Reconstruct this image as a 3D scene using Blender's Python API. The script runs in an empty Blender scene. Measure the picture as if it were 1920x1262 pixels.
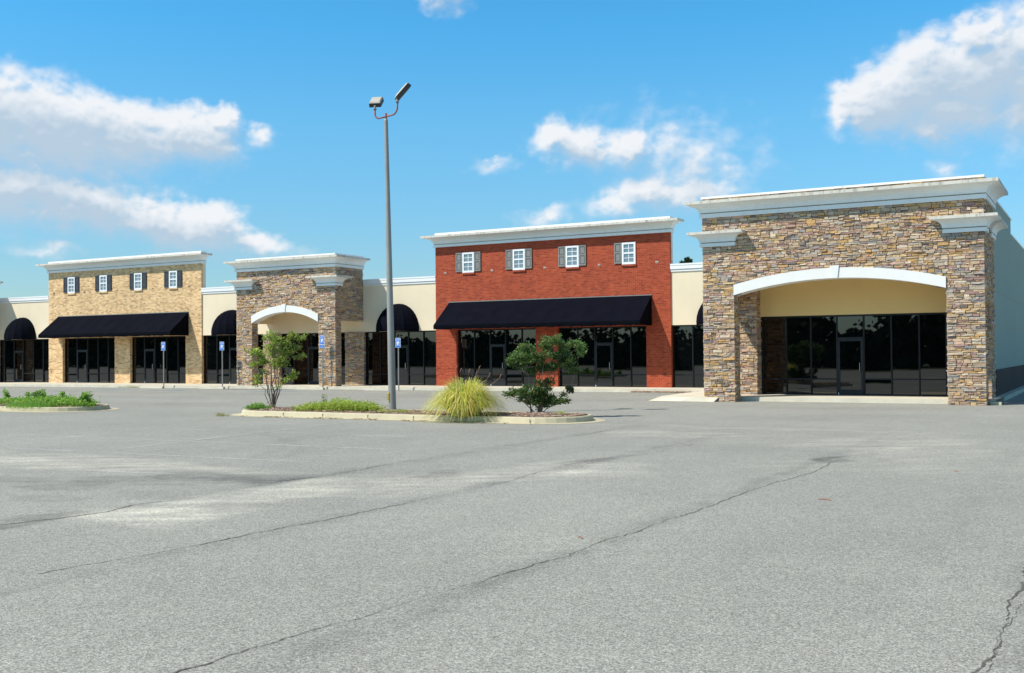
import bpy, math, random
from mathutils import Vector, Matrix, noise
R = math.radians
sc = bpy.context.scene
COL = sc.collection
rng = random.Random(7)

# ------------------------------------------------------------------ node helpers
def new_mat(name):
    m = bpy.data.materials.new(name); m.use_nodes = True
    nt = m.node_tree; nt.nodes.clear()
    out = nt.nodes.new('ShaderNodeOutputMaterial')
    b = nt.nodes.new('ShaderNodeBsdfPrincipled')
    nt.links.new(b.outputs[0], out.inputs[0])
    return m, nt, b
def N(nt, t, **kw):
    n = nt.nodes.new(t)
    for k, v in kw.items(): setattr(n, k, v)
    return n
def setin(nt, node, key, val):
    if val is None: return
    s = node.inputs[key]
    if hasattr(val, 'links') or hasattr(val, 'is_output'): nt.links.new(val, s)
    else: s.default_value = val
def math_(nt, op, a, b=None, c=None, clamp=False):
    n = N(nt, 'ShaderNodeMath', operation=op, use_clamp=clamp)
    setin(nt, n, 0, a)
    if b is not None: setin(nt, n, 1, b)
    if c is not None: setin(nt, n, 2, c)
    return n.outputs[0]
def maprange(nt, v, a, b, c=0.0, d=1.0, smooth=False):
    n = N(nt, 'ShaderNodeMapRange'); n.interpolation_type = 'SMOOTHSTEP' if smooth else 'LINEAR'
    setin(nt, n, 0, v); n.inputs[1].default_value = a; n.inputs[2].default_value = b
    n.inputs[3].default_value = c; n.inputs[4].default_value = d
    return n.outputs[0]
def mix(nt, f, a, b, blend='MIX'):
    n = N(nt, 'ShaderNodeMix', data_type='RGBA', blend_type=blend, clamp_factor=True)
    setin(nt, n, 0, f)
    for i, v in ((6, a), (7, b)):
        if isinstance(v, (tuple, list)): n.inputs[i].default_value = (*v[:3], 1)
        else: nt.links.new(v, n.inputs[i])
    return n.outputs[2]
def geo_pos(nt): return N(nt, 'ShaderNodeNewGeometry').outputs['Position']
def noise_(nt, vec, scale, detail=3, rough=.55, dist=0):
    n = N(nt, 'ShaderNodeTexNoise'); nt.links.new(vec, n.inputs['Vector'])
    n.inputs['Scale'].default_value = scale; n.inputs['Detail'].default_value = detail
    n.inputs['Roughness'].default_value = rough; n.inputs['Distortion'].default_value = dist
    return n.outputs[0]
def mapped(nt, vec, scale=(1,1,1), loc=(0,0,0), rot=(0,0,0)):
    n = N(nt, 'ShaderNodeMapping'); nt.links.new(vec, n.inputs[0])
    n.inputs['Location'].default_value = loc; n.inputs['Rotation'].default_value = rot; n.inputs['Scale'].default_value = scale
    return n.outputs[0]
def bump(nt, b, h, strength=.3, dist=.01):
    n = N(nt, 'ShaderNodeBump'); n.inputs['Strength'].default_value = strength; n.inputs['Distance'].default_value = dist
    nt.links.new(h, n.inputs['Height']); nt.links.new(n.outputs[0], b.inputs['Normal'])
def rgb(c): return (*c, 1)

# simple varied surface: base colour modulated by two noises
def plain(name, c, rough=.8, var=.12, scale=3.0, fine=40.0, fvar=.08, metal=0, spec=.5, streak=0, bmp=0, dirt=None):
    m, nt, b = new_mat(name); p = geo_pos(nt)
    n1 = noise_(nt, p, scale, 5, .6); n2 = noise_(nt, p, fine, 3)
    f = math_(nt, 'ADD', maprange(nt, n1, .25, .75, 1-var, 1+var), maprange(nt, n2, .25, .75, -fvar, fvar))
    col = mix(nt, 1.0, c, f, 'MULTIPLY')
    if streak:
        s = noise_(nt, mapped(nt, p, (6, 6, .35)), 1.0, 6, .65)
        col = mix(nt, maprange(nt, s, .5, .78, 0, streak), col, dirt or (.25, .24, .2))
    nt.links.new(col, b.inputs['Base Color'])
    b.inputs['Roughness'].default_value = rough; b.inputs['Metallic'].default_value = metal
    b.inputs['Specular IOR Level'].default_value = spec
    if bmp: bump(nt, b, n2, bmp, .01)
    return m

def brick(name, c1, c2, mortar, c3, bw=.203, rh=.0765, ms=.0052, dark=.5, blotch=.18):
    m, nt, b = new_mat(name); p = geo_pos(nt)
    sx = N(nt, 'ShaderNodeSeparateXYZ'); nt.links.new(p, sx.inputs[0])
    cb = N(nt, 'ShaderNodeCombineXYZ')
    nt.links.new(math_(nt, 'ADD', sx.outputs[0], sx.outputs[1]), cb.inputs[0]); nt.links.new(sx.outputs[2], cb.inputs[1])
    t = N(nt, 'ShaderNodeTexBrick'); nt.links.new(cb.outputs[0], t.inputs['Vector'])
    t.inputs['Scale'].default_value = 1; t.inputs['Brick Width'].default_value = bw; t.inputs['Row Height'].default_value = rh
    t.inputs['Mortar Size'].default_value = ms; t.inputs['Mortar Smooth'].default_value = .2; t.inputs['Bias'].default_value = 0
    t.inputs['Color1'].default_value = (0, 0, 0, 1); t.inputs['Color2'].default_value = (1, 1, 1, 1); t.inputs['Mortar'].default_value = (.5, .5, .5, 1)
    r = N(nt, 'ShaderNodeValToRGB'); nt.links.new(t.outputs['Color'], r.inputs[0])
    e = r.color_ramp.elements; e[0].position = 0; e[0].color = rgb(c1); e[1].position = 1; e[1].color = rgb(c2)
    x = e.new(.06); x.color = rgb([v*dark for v in c1]); x = e.new(.14); x.color = rgb(c1); e[0].color = rgb([v*dark for v in c1]); x = e.new(.62); x.color = rgb(c3)
    n1 = noise_(nt, p, .8, 4, .6); n2 = noise_(nt, p, 25, 3); n3 = noise_(nt, mapped(nt, p, (3, 3, .4)), 1, 5, .6)
    col = mix(nt, 1.0, r.outputs[0], maprange(nt, n2, .3, .7, .82, 1.15), 'MULTIPLY')
    col = mix(nt, t.outputs['Fac'], col, mortar)
    f = math_(nt, 'MULTIPLY', maprange(nt, n1, .25, .75, 1-blotch, 1+blotch), maprange(nt, n3, .3, .75, 1.08, .86))
    col = mix(nt, 1.0, col, f, 'MULTIPLY')
    nt.links.new(col, b.inputs['Base Color']); b.inputs['Roughness'].default_value = .88
    h = math_(nt, 'SUBTRACT', n2, t.outputs['Fac'])
    bump(nt, b, h, .5, .006)
    return m

def vcol(name, rough=.85, nscale=30, var=.2, spec=.3, trans=0, bmp=0):
    m, nt, b = new_mat(name); p = geo_pos(nt)
    a = N(nt, 'ShaderNodeVertexColor'); a.layer_name = 'Col'
    n2 = noise_(nt, p, nscale, 4, .65)
    col = mix(nt, 1.0, a.outputs[0], maprange(nt, n2, .25, .75, 1-var, 1+var), 'MULTIPLY')
    nt.links.new(col, b.inputs['Base Color']); b.inputs['Roughness'].default_value = rough
    b.inputs['Specular IOR Level'].default_value = spec
    if bmp: bump(nt, b, n2, bmp, .012)
    if trans:
        out = [n for n in nt.nodes if n.type == 'OUTPUT_MATERIAL'][0]
        tr = N(nt, 'ShaderNodeBsdfTranslucent'); nt.links.new(col, tr.inputs[0])
        ms = N(nt, 'ShaderNodeMixShader'); ms.inputs[0].default_value = trans
        nt.links.new(b.outputs[0], ms.inputs[1]); nt.links.new(tr.outputs[0], ms.inputs[2]); nt.links.new(ms.outputs[0], out.inputs[0])
    return m

def glass_mat(name, base, ior, rough=.015, wob=.0):
    m, nt, b = new_mat(name)
    b.inputs['Base Color'].default_value = rgb(base); b.inputs['Roughness'].default_value = rough
    b.inputs['IOR'].default_value = ior; b.inputs['Specular IOR Level'].default_value = .5
    if wob:
        n = noise_(nt, geo_pos(nt), .9, 2); bump(nt, b, n, wob, .02)
    return m

M = {}
M['stucco'] = plain('cream_stucco', (.81, .69, .50), .92, .05, .6, 60, .05, streak=.10, bmp=.15, dirt=(.5, .42, .28))
M['stucco_tan'] = plain('tan_soffit_stucco', (.80, .62, .30), .92, .05, .6, 60, .05, bmp=.1)
M['stucco_side'] = plain('grey_green_side_stucco', (.33, .41, .35), .9, .06, .7, 50, .04, streak=.25, bmp=.15, dirt=(.33, .38, .30))
M['trim'] = plain('white_trim', (.82, .81, .77), .75, .04, 1.2, 50, .03, streak=.07, dirt=(.6, .59, .5))
M['cornice'] = plain('painted_foam_cornice', (.83, .86, .85), .8, .04, 1.2, 60, .03, streak=.22, dirt=(.45, .45, .36))
M['lip'] = plain('stained_cornice_lip', (.66, .63, .55), .85, .1, 3, 30, .1, streak=.9, dirt=(.19, .17, .13))
M['coping'] = plain('white_metal_coping', (.85, .85, .84), .45, .03, 1, 30, .02)
M['red_brick'] = brick('red_brick', (.32, .043, .014), (.43, .074, .026), (.46, .13, .062), (.38, .056, .019), ms=.0055, dark=.80, blotch=.06)
M['tan_brick'] = brick('tan_mixed_brick', (.50, .25, .09), (.84, .57, .30), (.90, .70, .43), (.69, .42, .18), ms=.011, dark=.62, blotch=.08)
M['brown_brick'] = brick('dark_brown_brick', (.050, .020, .014), (.075, .032, .024), (.07, .05, .04), (.055, .025, .018), ms=.009)
M['stone'] = vcol('ledge_stone', .9, 22, .28, .25, bmp=.5)
M['mortar'] = plain('dark_stone_backing', (.09, .07, .055), .95)
M['glass'] = glass_mat('dark_tinted_glass', (.002, .0025, .003), 1.78, .012, .02)
M['win_glass'] = glass_mat('grey_window_glass', (.16, .22, .25), 1.9, .08, .2)
M['frame'] = plain('dark_bronze_frame', (.010, .010, .012), .45, .1, spec=.3)
M['door_frame'] = plain('bronze_door_frame', (.020, .021, .024), .45, .1, spec=.3)
M['handle'] = plain('brushed_handle', (.5, .5, .5), .35, metal=.8)
M['white_vinyl'] = plain('white_vinyl', (.86, .87, .88), .5, .03)
M['shutter_grey'] = plain('weathered_grey_shutter', (.22, .22, .205), .7, .1)
M['shutter_dark'] = plain('charcoal_shutter', (.045, .05, .062), .6, .1)
M['awning'] = plain('black_awning_canvas', (.0045, .005, .010), .95, .25, 1.5, 90, .1, spec=.05, streak=.12, dirt=(.016, .018, .027))
M['awning_trim'] = plain('awning_valance', (.0035, .004, .007), .95, .25, 1.5, 90, .1, spec=.05)
M['concrete'] = plain('pale_concrete', (.68, .61, .48), .9, .08, 1.5, 60, .07, streak=.0, bmp=.2)
M['kerb'] = plain('cream_kerb_concrete', (.56, .50, .34), .9, .12, 1.8, 50, .08, bmp=.25)
M['kerb_grey'] = plain('pavement_edge_concrete', (.58, .54, .43), .9, .14, 1.8, 50, .08, bmp=.2)
M['joint_and_shadow_line'] = plain('dark_joint_and_shadow_line', (.42, .37, .26), .95)
M['steel'] = plain('galvanised_steel', (.33, .325, .30), .55, .12, 2, 40, .06, metal=.25, streak=.2, dirt=(.25, .25, .24))
M['rust'] = plain('rusty_red_bracket', (.30, .085, .05), .75, .3, 8, 60, .1)
M['lamp_top'] = plain('lamp_housing_top', (.50, .47, .40), .6, .08, 4)
M['lamp_dark'] = plain('lamp_housing_side', (.035, .033, .03), .55, .2, 4)
M['lens'] = glass_mat('lamp_lens', (.012, .012, .012), 1.4, .35)
M['yellow'] = plain('yellow_plate', (.62, .44, .06), .6, .08, 20)
M['black'] = plain('black_marks', (.02, .02, .015), .7)
M['sign_blue'] = plain('sign_blue', (.015, .16, .62), .5, .03)
M['sign_white'] = plain('sign_white', (.80, .84, .88), .5, .03)
M['leaf'] = vcol('leaves', .55, 8, .12, .35, trans=.42)
M['bark'] = plain('grey_brown_bark', (.23, .17, .12), .9, .25, 10, 60, .15)
M['chips'] = vcol('bark_chips', .95, 30, .25)
M['soil'] = plain('brown_mulch_bed', (.26, .18, .13), .95, .3, 6, 70, .25, bmp=.8)
M['roof'] = plain('white_roof_membrane', (.6, .6, .58), .8)
M['paint'] = None
M['wood_green'] = vcol('far_wood_foliage', .8, 3, .2)
M['litter'] = plain('red_brown_litter', (.38, .13, .07), .8)
M['grass_ground'] = plain('mown_grass', (.07, .11, .03), .95, .3, .3, 8, .2)
M['hole'] = plain('dark_fixture_hole', (.06, .05, .045), .9)
M['putty'] = plain('grey_patch_mortar', (.45, .40, .34), .95)

# worn white / blue parking paint: paint breaks up with noise (shows asphalt through)
def paint_mat(name, c, lo, hi):
    m, nt, b = new_mat(name); p = geo_pos(nt)
    n1 = noise_(nt, p, 22, 6, .75); n2 = noise_(nt, p, .9, 3)
    a = maprange(nt, math_(nt, 'ADD', n1, maprange(nt, n2, .3, .7, -.12, .12)), lo, hi)
    nt.links.new(mix(nt, 1.0, c, maprange(nt, n1, .2, .8, .85, 1.1), 'MULTIPLY'), b.inputs['Base Color'])
    nt.links.new(a, b.inputs['Alpha']); b.inputs['Roughness'].default_value = .85
    return m
M['paint'] = paint_mat('worn_white_paint', (.66, .66, .62), .37, .70)
M['blue_paint'] = paint_mat('faded_blue_paint', (.20, .36, .50), .42, .80)
M['crack'] = paint_mat('crack_dirt', (.12, .107, .088), .27, .58)

# asphalt with painted-on wear attribute (dirt, sand) and fine aggregate
def asphalt():
    m, nt, b = new_mat('weathered_asphalt'); p = geo_pos(nt)
    at = N(nt, 'ShaderNodeVertexColor'); at.layer_name = 'Col'
    def cells(s):
        v = N(nt, 'ShaderNodeTexVoronoi'); v.feature = 'F1'; nt.links.new(p, v.inputs['Vector']); v.inputs['Scale'].default_value = s
        return N2(v)
    def N2(v):
        h = N(nt, 'ShaderNodeSeparateColor'); nt.links.new(v.outputs['Color'], h.inputs[0]); return h.outputs[0], h.outputs[1]
    a1, a1g = cells(120); a2, a2g = cells(55)
    big = noise_(nt, p, .22, 6, .6); mid = noise_(nt, mapped(nt, p, (1.0, .35, 1)), 1.3, 5, .65)
    sp = maprange(nt, math_(nt, 'POWER', a1, 1.3), 0, 1, .56, 1.50)
    sp2 = maprange(nt, a2, 0, 1, .85, 1.15)
    f = math_(nt, 'MULTIPLY', sp, sp2)
    f = math_(nt, 'MULTIPLY', f, maprange(nt, big, .3, .7, .93, 1.07))
    f = math_(nt, 'MULTIPLY', f, maprange(nt, mid, .3, .7, .95, 1.05))
    tint = mix(nt, a1g, (.322, .326, .298), (.362, .346, .294))
    col = mix(nt, 1.0, tint, f, 'MULTIPLY')
    col = mix(nt, 1.0, col, at.outputs[0], 'MULTIPLY')
    # attribute 0.5 = neutral -> multiply by 2
    col = mix(nt, 1.0, col, (2, 2, 2), 'MULTIPLY')
    nt.links.new(col, b.inputs['Base Color']); b.inputs['Roughness'].default_value = .9; b.inputs['Specular IOR Level'].default_value = .25
    bump(nt, b, a1, .35, .006)
    return m
M['asphalt'] = asphalt()

# ------------------------------------------------------------------ mesh helpers
class MB:
    def __init__(s): s.v = []; s.f = []; s.m = []; s.c = []; s.mats = []; s.smooth = False
    def mi(s, mat):
        if mat not in s.mats: s.mats.append(mat)
        return s.mats.index(mat)
    def face(s, pts, mat, col=None):
        i = len(s.v); s.v.extend([tuple(p) for p in pts]); s.f.append(tuple(range(i, i+len(pts)))); s.m.append(s.mi(mat)); s.c.append(col)
    def mesh(s, verts, faces, mat, col=None):
        i = len(s.v); s.v.extend([tuple(p) for p in verts]); k = s.mi(mat)
        for f in faces: s.f.append(tuple(i+j for j in f)); s.m.append(k); s.c.append(col)
    def box(s, x0, x1, y0, y1, z0, z1, mat, col=None):
        v = [(x0,y0,z0),(x1,y0,z0),(x1,y1,z0),(x0,y1,z0),(x0,y0,z1),(x1,y0,z1),(x1,y1,z1),(x0,y1,z1)]
        s.mesh(v, [(0,3,2,1),(4,5,6,7),(0,1,5,4),(1,2,6,5),(2,3,7,6),(3,0,4,7)], mat, col)
    def obox(s, mtx, sx, sy, sz, mat, col=None):
        v = [mtx @ Vector((x*sx/2, y*sy/2, z*sz/2)) for z in (-1,1) for x, y in ((-1,-1),(1,-1),(1,1),(-1,1))]
        s.mesh(v, [(0,3,2,1),(4,5,6,7),(0,1,5,4),(1,2,6,5),(2,3,7,6),(3,0,4,7)], mat, col)
    def tube(s, pts, radii, mat, n=8, col=None, caps=True):
        pts = [Vector(p) for p in pts]
        if not hasattr(radii, '__len__'): radii = [radii]*len(pts)
        rings = []; up = None
        for i, p in enumerate(pts):
            d = (pts[min(i+1, len(pts)-1)] - pts[max(i-1, 0)]).normalized()
            if up is None: up = Vector((0,0,1)) if abs(d.z) < .9 else Vector((1,0,0))
            a = d.cross(up).normalized(); b = a.cross(d).normalized(); up = b
            rings.append([p + (a*math.cos(2*math.pi*k/n) + b*math.sin(2*math.pi*k/n))*radii[i] for k in range(n)])
        vs = [q for r in rings for q in r]; fs = []
        for i in range(len(pts)-1):
            for k in range(n): fs.append((i*n+k, i*n+(k+1)%n, (i+1)*n+(k+1)%n, (i+1)*n+k))
        if caps: fs.append(tuple(range(n))[::-1]); fs.append(tuple((len(pts)-1)*n+k for k in range(n)))
        s.mesh(vs, fs, mat, col)
    def sweep(s, path, prof, mats, closed=False):
        # path: plan polyline, outward on the right of travel; prof: list (offset, z); mats per segment
        P = [Vector((p[0], p[1])) for p in path]; n = len(P); off = []
        for i in range(n):
            d0 = (P[i]-P[i-1]).normalized() if (i > 0 or closed) else None
            d1 = (P[(i+1) % n]-P[i]).normalized() if (i < n-1 or closed) else None
            if d0 is None: d0 = d1
            if d1 is None: d1 = d0
            n0 = Vector((d0.y, -d0.x)); n1 = Vector((d1.y, -d1.x)); m = (n0+n1)
            m = m/(m.dot(n0)) if m.length > 1e-6 else n0
            off.append(m)
        vs = []
        for i in range(n):
            for o, z in prof: q = P[i]+off[i]*o; vs.append((q.x, q.y, z))
        k = len(prof); segs = n if closed else n-1
        for i in range(segs):
            j = (i+1) % n
            for a in range(k-1):
                s.mesh([vs[i*k+a], vs[j*k+a], vs[j*k+a+1], vs[i*k+a+1]], [(0,1,2,3)], mats[a])
        if not closed:
            s.mesh(vs[:k], [tuple(range(k))], mats[0]); s.mesh(vs[(n-1)*k:], [tuple(range(k))[::-1]], mats[0])
    def build(s, name, parent=None, smooth=False, bevel=0):
        me = bpy.data.meshes.new(name); me.from_pydata(s.v, [], s.f)
        for mt in s.mats: me.materials.append(M[mt])
        me.polygons.foreach_set('material_index', s.m)
        if any(c is not None for c in s.c):
            ca = me.color_attributes.new('Col', 'FLOAT_COLOR', 'CORNER'); buf = []
            for f, c in zip(s.f, s.c):
                c = c or (.5, .5, .5)
                buf.extend((c[0], c[1], c[2], 1.0)*len(f))
            ca.data.foreach_set('color', buf)
        if smooth: me.polygons.foreach_set('use_smooth', [True]*len(me.polygons))
        me.update()
        o = bpy.data.objects.new(name, me); COL.objects.link(o)
        if parent is not None:
            o.parent = parent; o.matrix_parent_inverse = Matrix.Identity(4)
            w = parent
            off = Vector((0,0,0))
            while w is not None: off += Vector(w.location); w = w.parent
            if off.length > 1e-9: me.transform(Matrix.Translation(-off))
        if bevel:
            md = o.modifiers.new('bevel', 'BEVEL'); md.width = bevel; md.segments = 2; md.limit_method = 'ANGLE'
        return o

def tag(o, label=None, cat=None, group=None, kind=None):
    if label: o['label'] = label
    if cat: o['category'] = cat
    if group: o['group'] = group
    if kind: o['kind'] = kind
    return o
def thing(name, label, cat, loc=(0,0,0), group=None):
    o = bpy.data.objects.new(name, None); COL.objects.link(o); o.location = loc; o.empty_display_size = .3
    return tag(o, label, cat, group)
def copy_tree(o, parent=None):
    c = o.copy(); COL.objects.link(c)
    if parent is not None: c.parent = parent
    for ch in [x for x in COL.objects if x.parent == o]: copy_tree(ch, c)
    return c
def shift(mb, dx, dy=0):
    mb.v = [(x+dx, y+dy, z) for x, y, z in mb.v]

# ------------------------------------------------------------------ ledge stone
PAL = [((.74,.49,.22),11), ((.70,.54,.36),22), ((.82,.71,.53),18), ((.58,.53,.45),12), ((.42,.41,.39),6), ((.54,.36,.31),10), ((.68,.49,.36),18), ((.30,.25,.21),5), ((.80,.60,.33),9)]
PALW = [c for c, w in PAL for _ in range(w)]
def stones(mb, origin, u, n, w, z0, z1, lo=None, r=None, tone=1.0):
    """ledge stone courses on a vertical face: origin (x,y), u in-plane dir, n outward; lo(x)->lowest z allowed"""
    r = r or rng; o = Vector((origin[0], origin[1], 0)); u = Vector((*u, 0)); n = Vector((*n, 0))
    z = z0
    def one(a, b, c, d):
        if lo:
            c = max(c, lo(a+.0)*.5+lo(b)*.5)
            if d-c < .02: return
        j = lambda k=.008: r.uniform(-k, k)
        dep = r.uniform(.03, .062) if r.random() < .82 else r.uniform(.05, .078)
        base = list(r.choice(PALW)); k = r.uniform(.84, 1.17)*tone*.71; hue = r.uniform(-.03, .03)
        col = (min(.85, base[0]*k*1.03+hue*.3), min(.85, base[1]*k*.955), max(.03, min(.85, base[2]*k*.93-hue*.3)))
        m_ = (a+b)/2+(b-a)*r.uniform(-.2, .2); sk = r.uniform(-.013, .013); g = .0025
        bt = [(a+g, c+g+j(.004)), (m_, c+g+j(.010)), (b-g, c+g+j(.004)+sk*.5)]
        tp = [(a+g, d-g+j(.004)), (m_, d-g+j(.012)), (b-g, d-g+j(.004)+sk)]
        P = lambda q, e: o + u*q[0] + n*e + Vector((0, 0, q[1]))
        ins = .006
        fr = [P((bt[0][0]+ins, bt[0][1]+ins*.7), dep+j()), P((bt[1][0], bt[1][1]+ins*.5), dep+j(.012)), P((bt[2][0]-ins, bt[2][1]+ins*.7), dep+j()),
              P((tp[2][0]-ins, tp[2][1]-ins*.7), dep+j()), P((tp[1][0], tp[1][1]-ins*.5), dep+j(.012)), P((tp[0][0]+ins, tp[0][1]-ins*.7), dep+j())]
        bk = [P(q, -.01) for q in (bt[0], bt[1], bt[2], tp[2], tp[1], tp[0])]
        fs = [(0,1,4,5),(1,2,3,4)] + [(i, (i+1) % 6, 6+(i+1) % 6, 6+i)[::-1] for i in range(6)]
        mb.mesh(fr+bk, fs, 'stone', col)
    while z < z1-.02:
        h = r.choice((.045, .055, .065, .075, .09, .11)); h = min(h, z1-z)
        if z1-z-h < .04: h = z1-z
        x = 0.0
        while x < w-.01:
            L = r.choice((r.uniform(.12, .26), r.uniform(.18, .46)))*(1.1 if h < .09 else .85)
            if w-x-L < .12: L = w-x
            if h > .085 and r.random() < .4:
                k = r.uniform(.4, .6); one(x, x+L, z, z+h*k)
                kk = x+L*r.uniform(.35, .65)
                if L > .3 and r.random() < .5: one(x, kk, z+h*k, z+h); one(kk, x+L, z+h*k, z+h)
                else: one(x, x+L, z+h*k, z+h)
            else: one(x, x+L, z+r.uniform(-.004, .004), z+h+r.uniform(-.004, .004))
            x += L
        z += h

# ------------------------------------------------------------------ building pieces
YW = 45.62          # stucco wall plane
YG = 45.78          # glazing plane
ZP = .15            # pavement level
ZG = 2.95           # glazing head

def cornice_prof(z0, fas, cove_r, cove_h, lip, out):
    pr = [(0.0, z0), (.075, z0), (.075, z0+fas), (.035, z0+fas+.004), (.035, z0+fas+.03), (.085, z0+fas+.034), (.085, z0+fas+.045)]
    mt = ['cornice']*2+['joint_and_shadow_line']*2+['cornice']*2  # groove faces painted darker as the shadow line between fascia and cove
    for k in range(1, 9):
        t = k/8*math.pi/2
        pr.append((.085+cove_r*(1-math.cos(t)), z0+fas+.045+cove_h*math.sin(t))); mt.append('cornice')
    zt = z0+fas+.045+cove_h
    pr += [(out, zt), (out, zt+lip), (0.0, zt+lip+.03)]; mt += ['cornice', 'lip', 'lip']
    return pr, mt, zt+lip

def body(parent, x0, x1, y0=46.0, y1=66.0, z=5.1):
    mb = MB(); mb.box(x0+.02, x1-.02, y0, y1, .02, z, 'roof'); return mb.build('roof', parent)

def glazing(parent, bays, door=None, y=YG, zt=ZG, zrail=.72, z0=ZP, x_off=0):
    """bays: list of mullion x positions incl. both ends; door=(index of bay)"""
    f = MB(); g = MB(); w = .045
    x0, x1 = bays[0], bays[-1]
    f.box(x0, x1, y-.05, y+.05, zt-.06, zt, 'frame'); 
    for i, x in enumerate(bays):
        xa = x-w/2; xb = x+w/2
        if i == 0: xa, xb = x, x+w
        if i == len(bays)-1: xa, xb = x-w, x
        f.box(xa, xb, y-.06, y+.05, z0, zt-.06, 'frame')
    doors = door if isinstance(door, (list, tuple)) else ([door] if door is not None else [])
    for i in range(len(bays)-1):
        a, b = bays[i]+w/2, bays[i+1]-w/2
        if i == 0: a = bays[i]+w
        if i == len(bays)-2: b = bays[i+1]-w
        if i in doors:
            f.box(a, b, y-.055, y+.05, 2.16, 2.21, 'door_frame')
            ty = rng.uniform(-.003, .003); g.face([(a,y-.004+ty,2.21),(b,y-.004-ty,2.21),(b,y-.004-ty,zt-.06),(a,y-.004+ty,zt-.06)], 'glass')
        else:
            f.box(a, b, y-.05, y+.05, zrail-.025, zrail+.025, 'frame'); f.box(a, b, y-.05, y+.05, z0, z0+.05, 'frame')
            for (za, zb) in ((z0+.05, zrail-.025), (zrail+.025, zt-.06)):
                ty = rng.uniform(-.0035, .0035); tz = rng.uniform(-.0025, .0025)
                g.face([(a,y+ty-tz,za),(b,y-ty-tz,za),(b,y-ty+tz,zb),(a,y+ty+tz,zb)], 'glass')
    fo = f.build('storefront_window', parent); g.build('pane', fo)
    for i in doors:
        a, b = bays[i]+w/2+.004, bays[i+1]-w/2-.004
        d = MB(); t = .075; ya, yb = y-.075, y-.02
        d.box(a, a+t, ya, yb, z0+.01, 2.15, 'door_frame'); d.box(b-t, b, ya, yb, z0+.01, 2.15, 'door_frame')
        d.box(a+t, b-t, ya, yb, 2.07, 2.15, 'door_frame'); d.box(a+t, b-t, ya, yb, z0+.01, z0+.20, 'door_frame')
        do = d.build('door', parent)
        p = MB(); ty = .004; p.face([(a+t,y-.045+ty,z0+.2),(b-t,y-.045-ty,z0+.2),(b-t,y-.045-ty,2.07),(a+t,y-.045+ty,2.07)], 'glass'); p.build('pane', do)
        h = MB(); hx = b-t-.03; h.tube([(hx,y-.08,1.0),(hx,y-.14,1.02),(hx,y-.14,1.28),(hx,y-.08,1.30)], .013, 'handle', 6); h.build('door_handle', do)
        k = MB(); k.box(a+.01, a+.035, y-.09, y-.0751, z0+.02, z0+.09, 'sign_white'); k.build('door_pivot', do)

def sash_window(parent, xl, xr, z0, z1, shut, ysurf, sl=True, sr=True, sw=.37, sill='red_brick'):
    f = MB(); fw = .085; y0 = ysurf-.045; y1 = ysurf+.01
    f.box(xl, xl+fw, y0, y1, z0, z1, 'white_vinyl'); f.box(xr-fw, xr, y0, y1, z0, z1, 'white_vinyl')
    f.box(xl+fw, xr-fw, y0, y1, z1-.09, z1, 'white_vinyl'); f.box(xl+fw, xr-fw, y0, y1, z0, z0+.10, 'white_vinyl')
    zm = (z0+z1)/2+.01; f.box(xl+fw, xr-fw, y0+.006, y1, zm-.035, zm+.035, 'white_vinyl')
    xm = (xl+xr)/2
    for a, b in ((z0+.10, zm-.035), (zm+.035, z1-.09)):
        f.box(xm-.014, xm+.014, y0+.018, y1, a, b, 'white_vinyl'); zc = (a+b)/2
        f.box(xl+fw, xm-.014, y0+.018, y1, zc-.013, zc+.013, 'white_vinyl'); f.box(xm+.014, xr-fw, y0+.018, y1, zc-.013, zc+.013, 'white_vinyl')
    fo = f.build('window', parent)
    p = MB(); p.face([(xl+fw, ysurf-.012, z0+.1), (xr-fw, ysurf-.010, z0+.1), (xr-fw, ysurf-.006, z1-.09), (xl+fw, ysurf-.008, z1-.09)], 'win_glass'); p.build('pane', fo)
    s = MB(); s.box(xl-.03, xr+.03, ysurf-.06, ysurf+.01, z0-.085, z0-.003, sill); s.build('sill', fo)
    for on, a, b in ((sl, xl-sw-.01, xl-.01), (sr, xr+.01, xr+sw+.01)):
        if not on: continue
        q = MB(); za, zb = z0+.05, z1-.005; st = .055
        q.box(a, b, ysurf-.03, ysurf+.005, za, zb, shut)
        q.box(a, a+st, ysurf-.055, ysurf-.03, za, zb, shut); q.box(b-st, b, ysurf-.055, ysurf-.03, za, zb, shut)
        zc = (za+zb)/2+.03
        for u, v in ((za, za+.07), (zc-.035, zc+.035), (zb-.06, zb)): q.box(a+st, b-st, ysurf-.055, ysurf-.03, u, v, shut)
        for u, v in ((za+.07, zc-.035), (zc+.035, zb-.06)): q.box(a+st+.03, b-st-.03, ysurf-.046, ysurf-.03, u+.035, v-.035, shut)
        q.build('shutter', fo)

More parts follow.
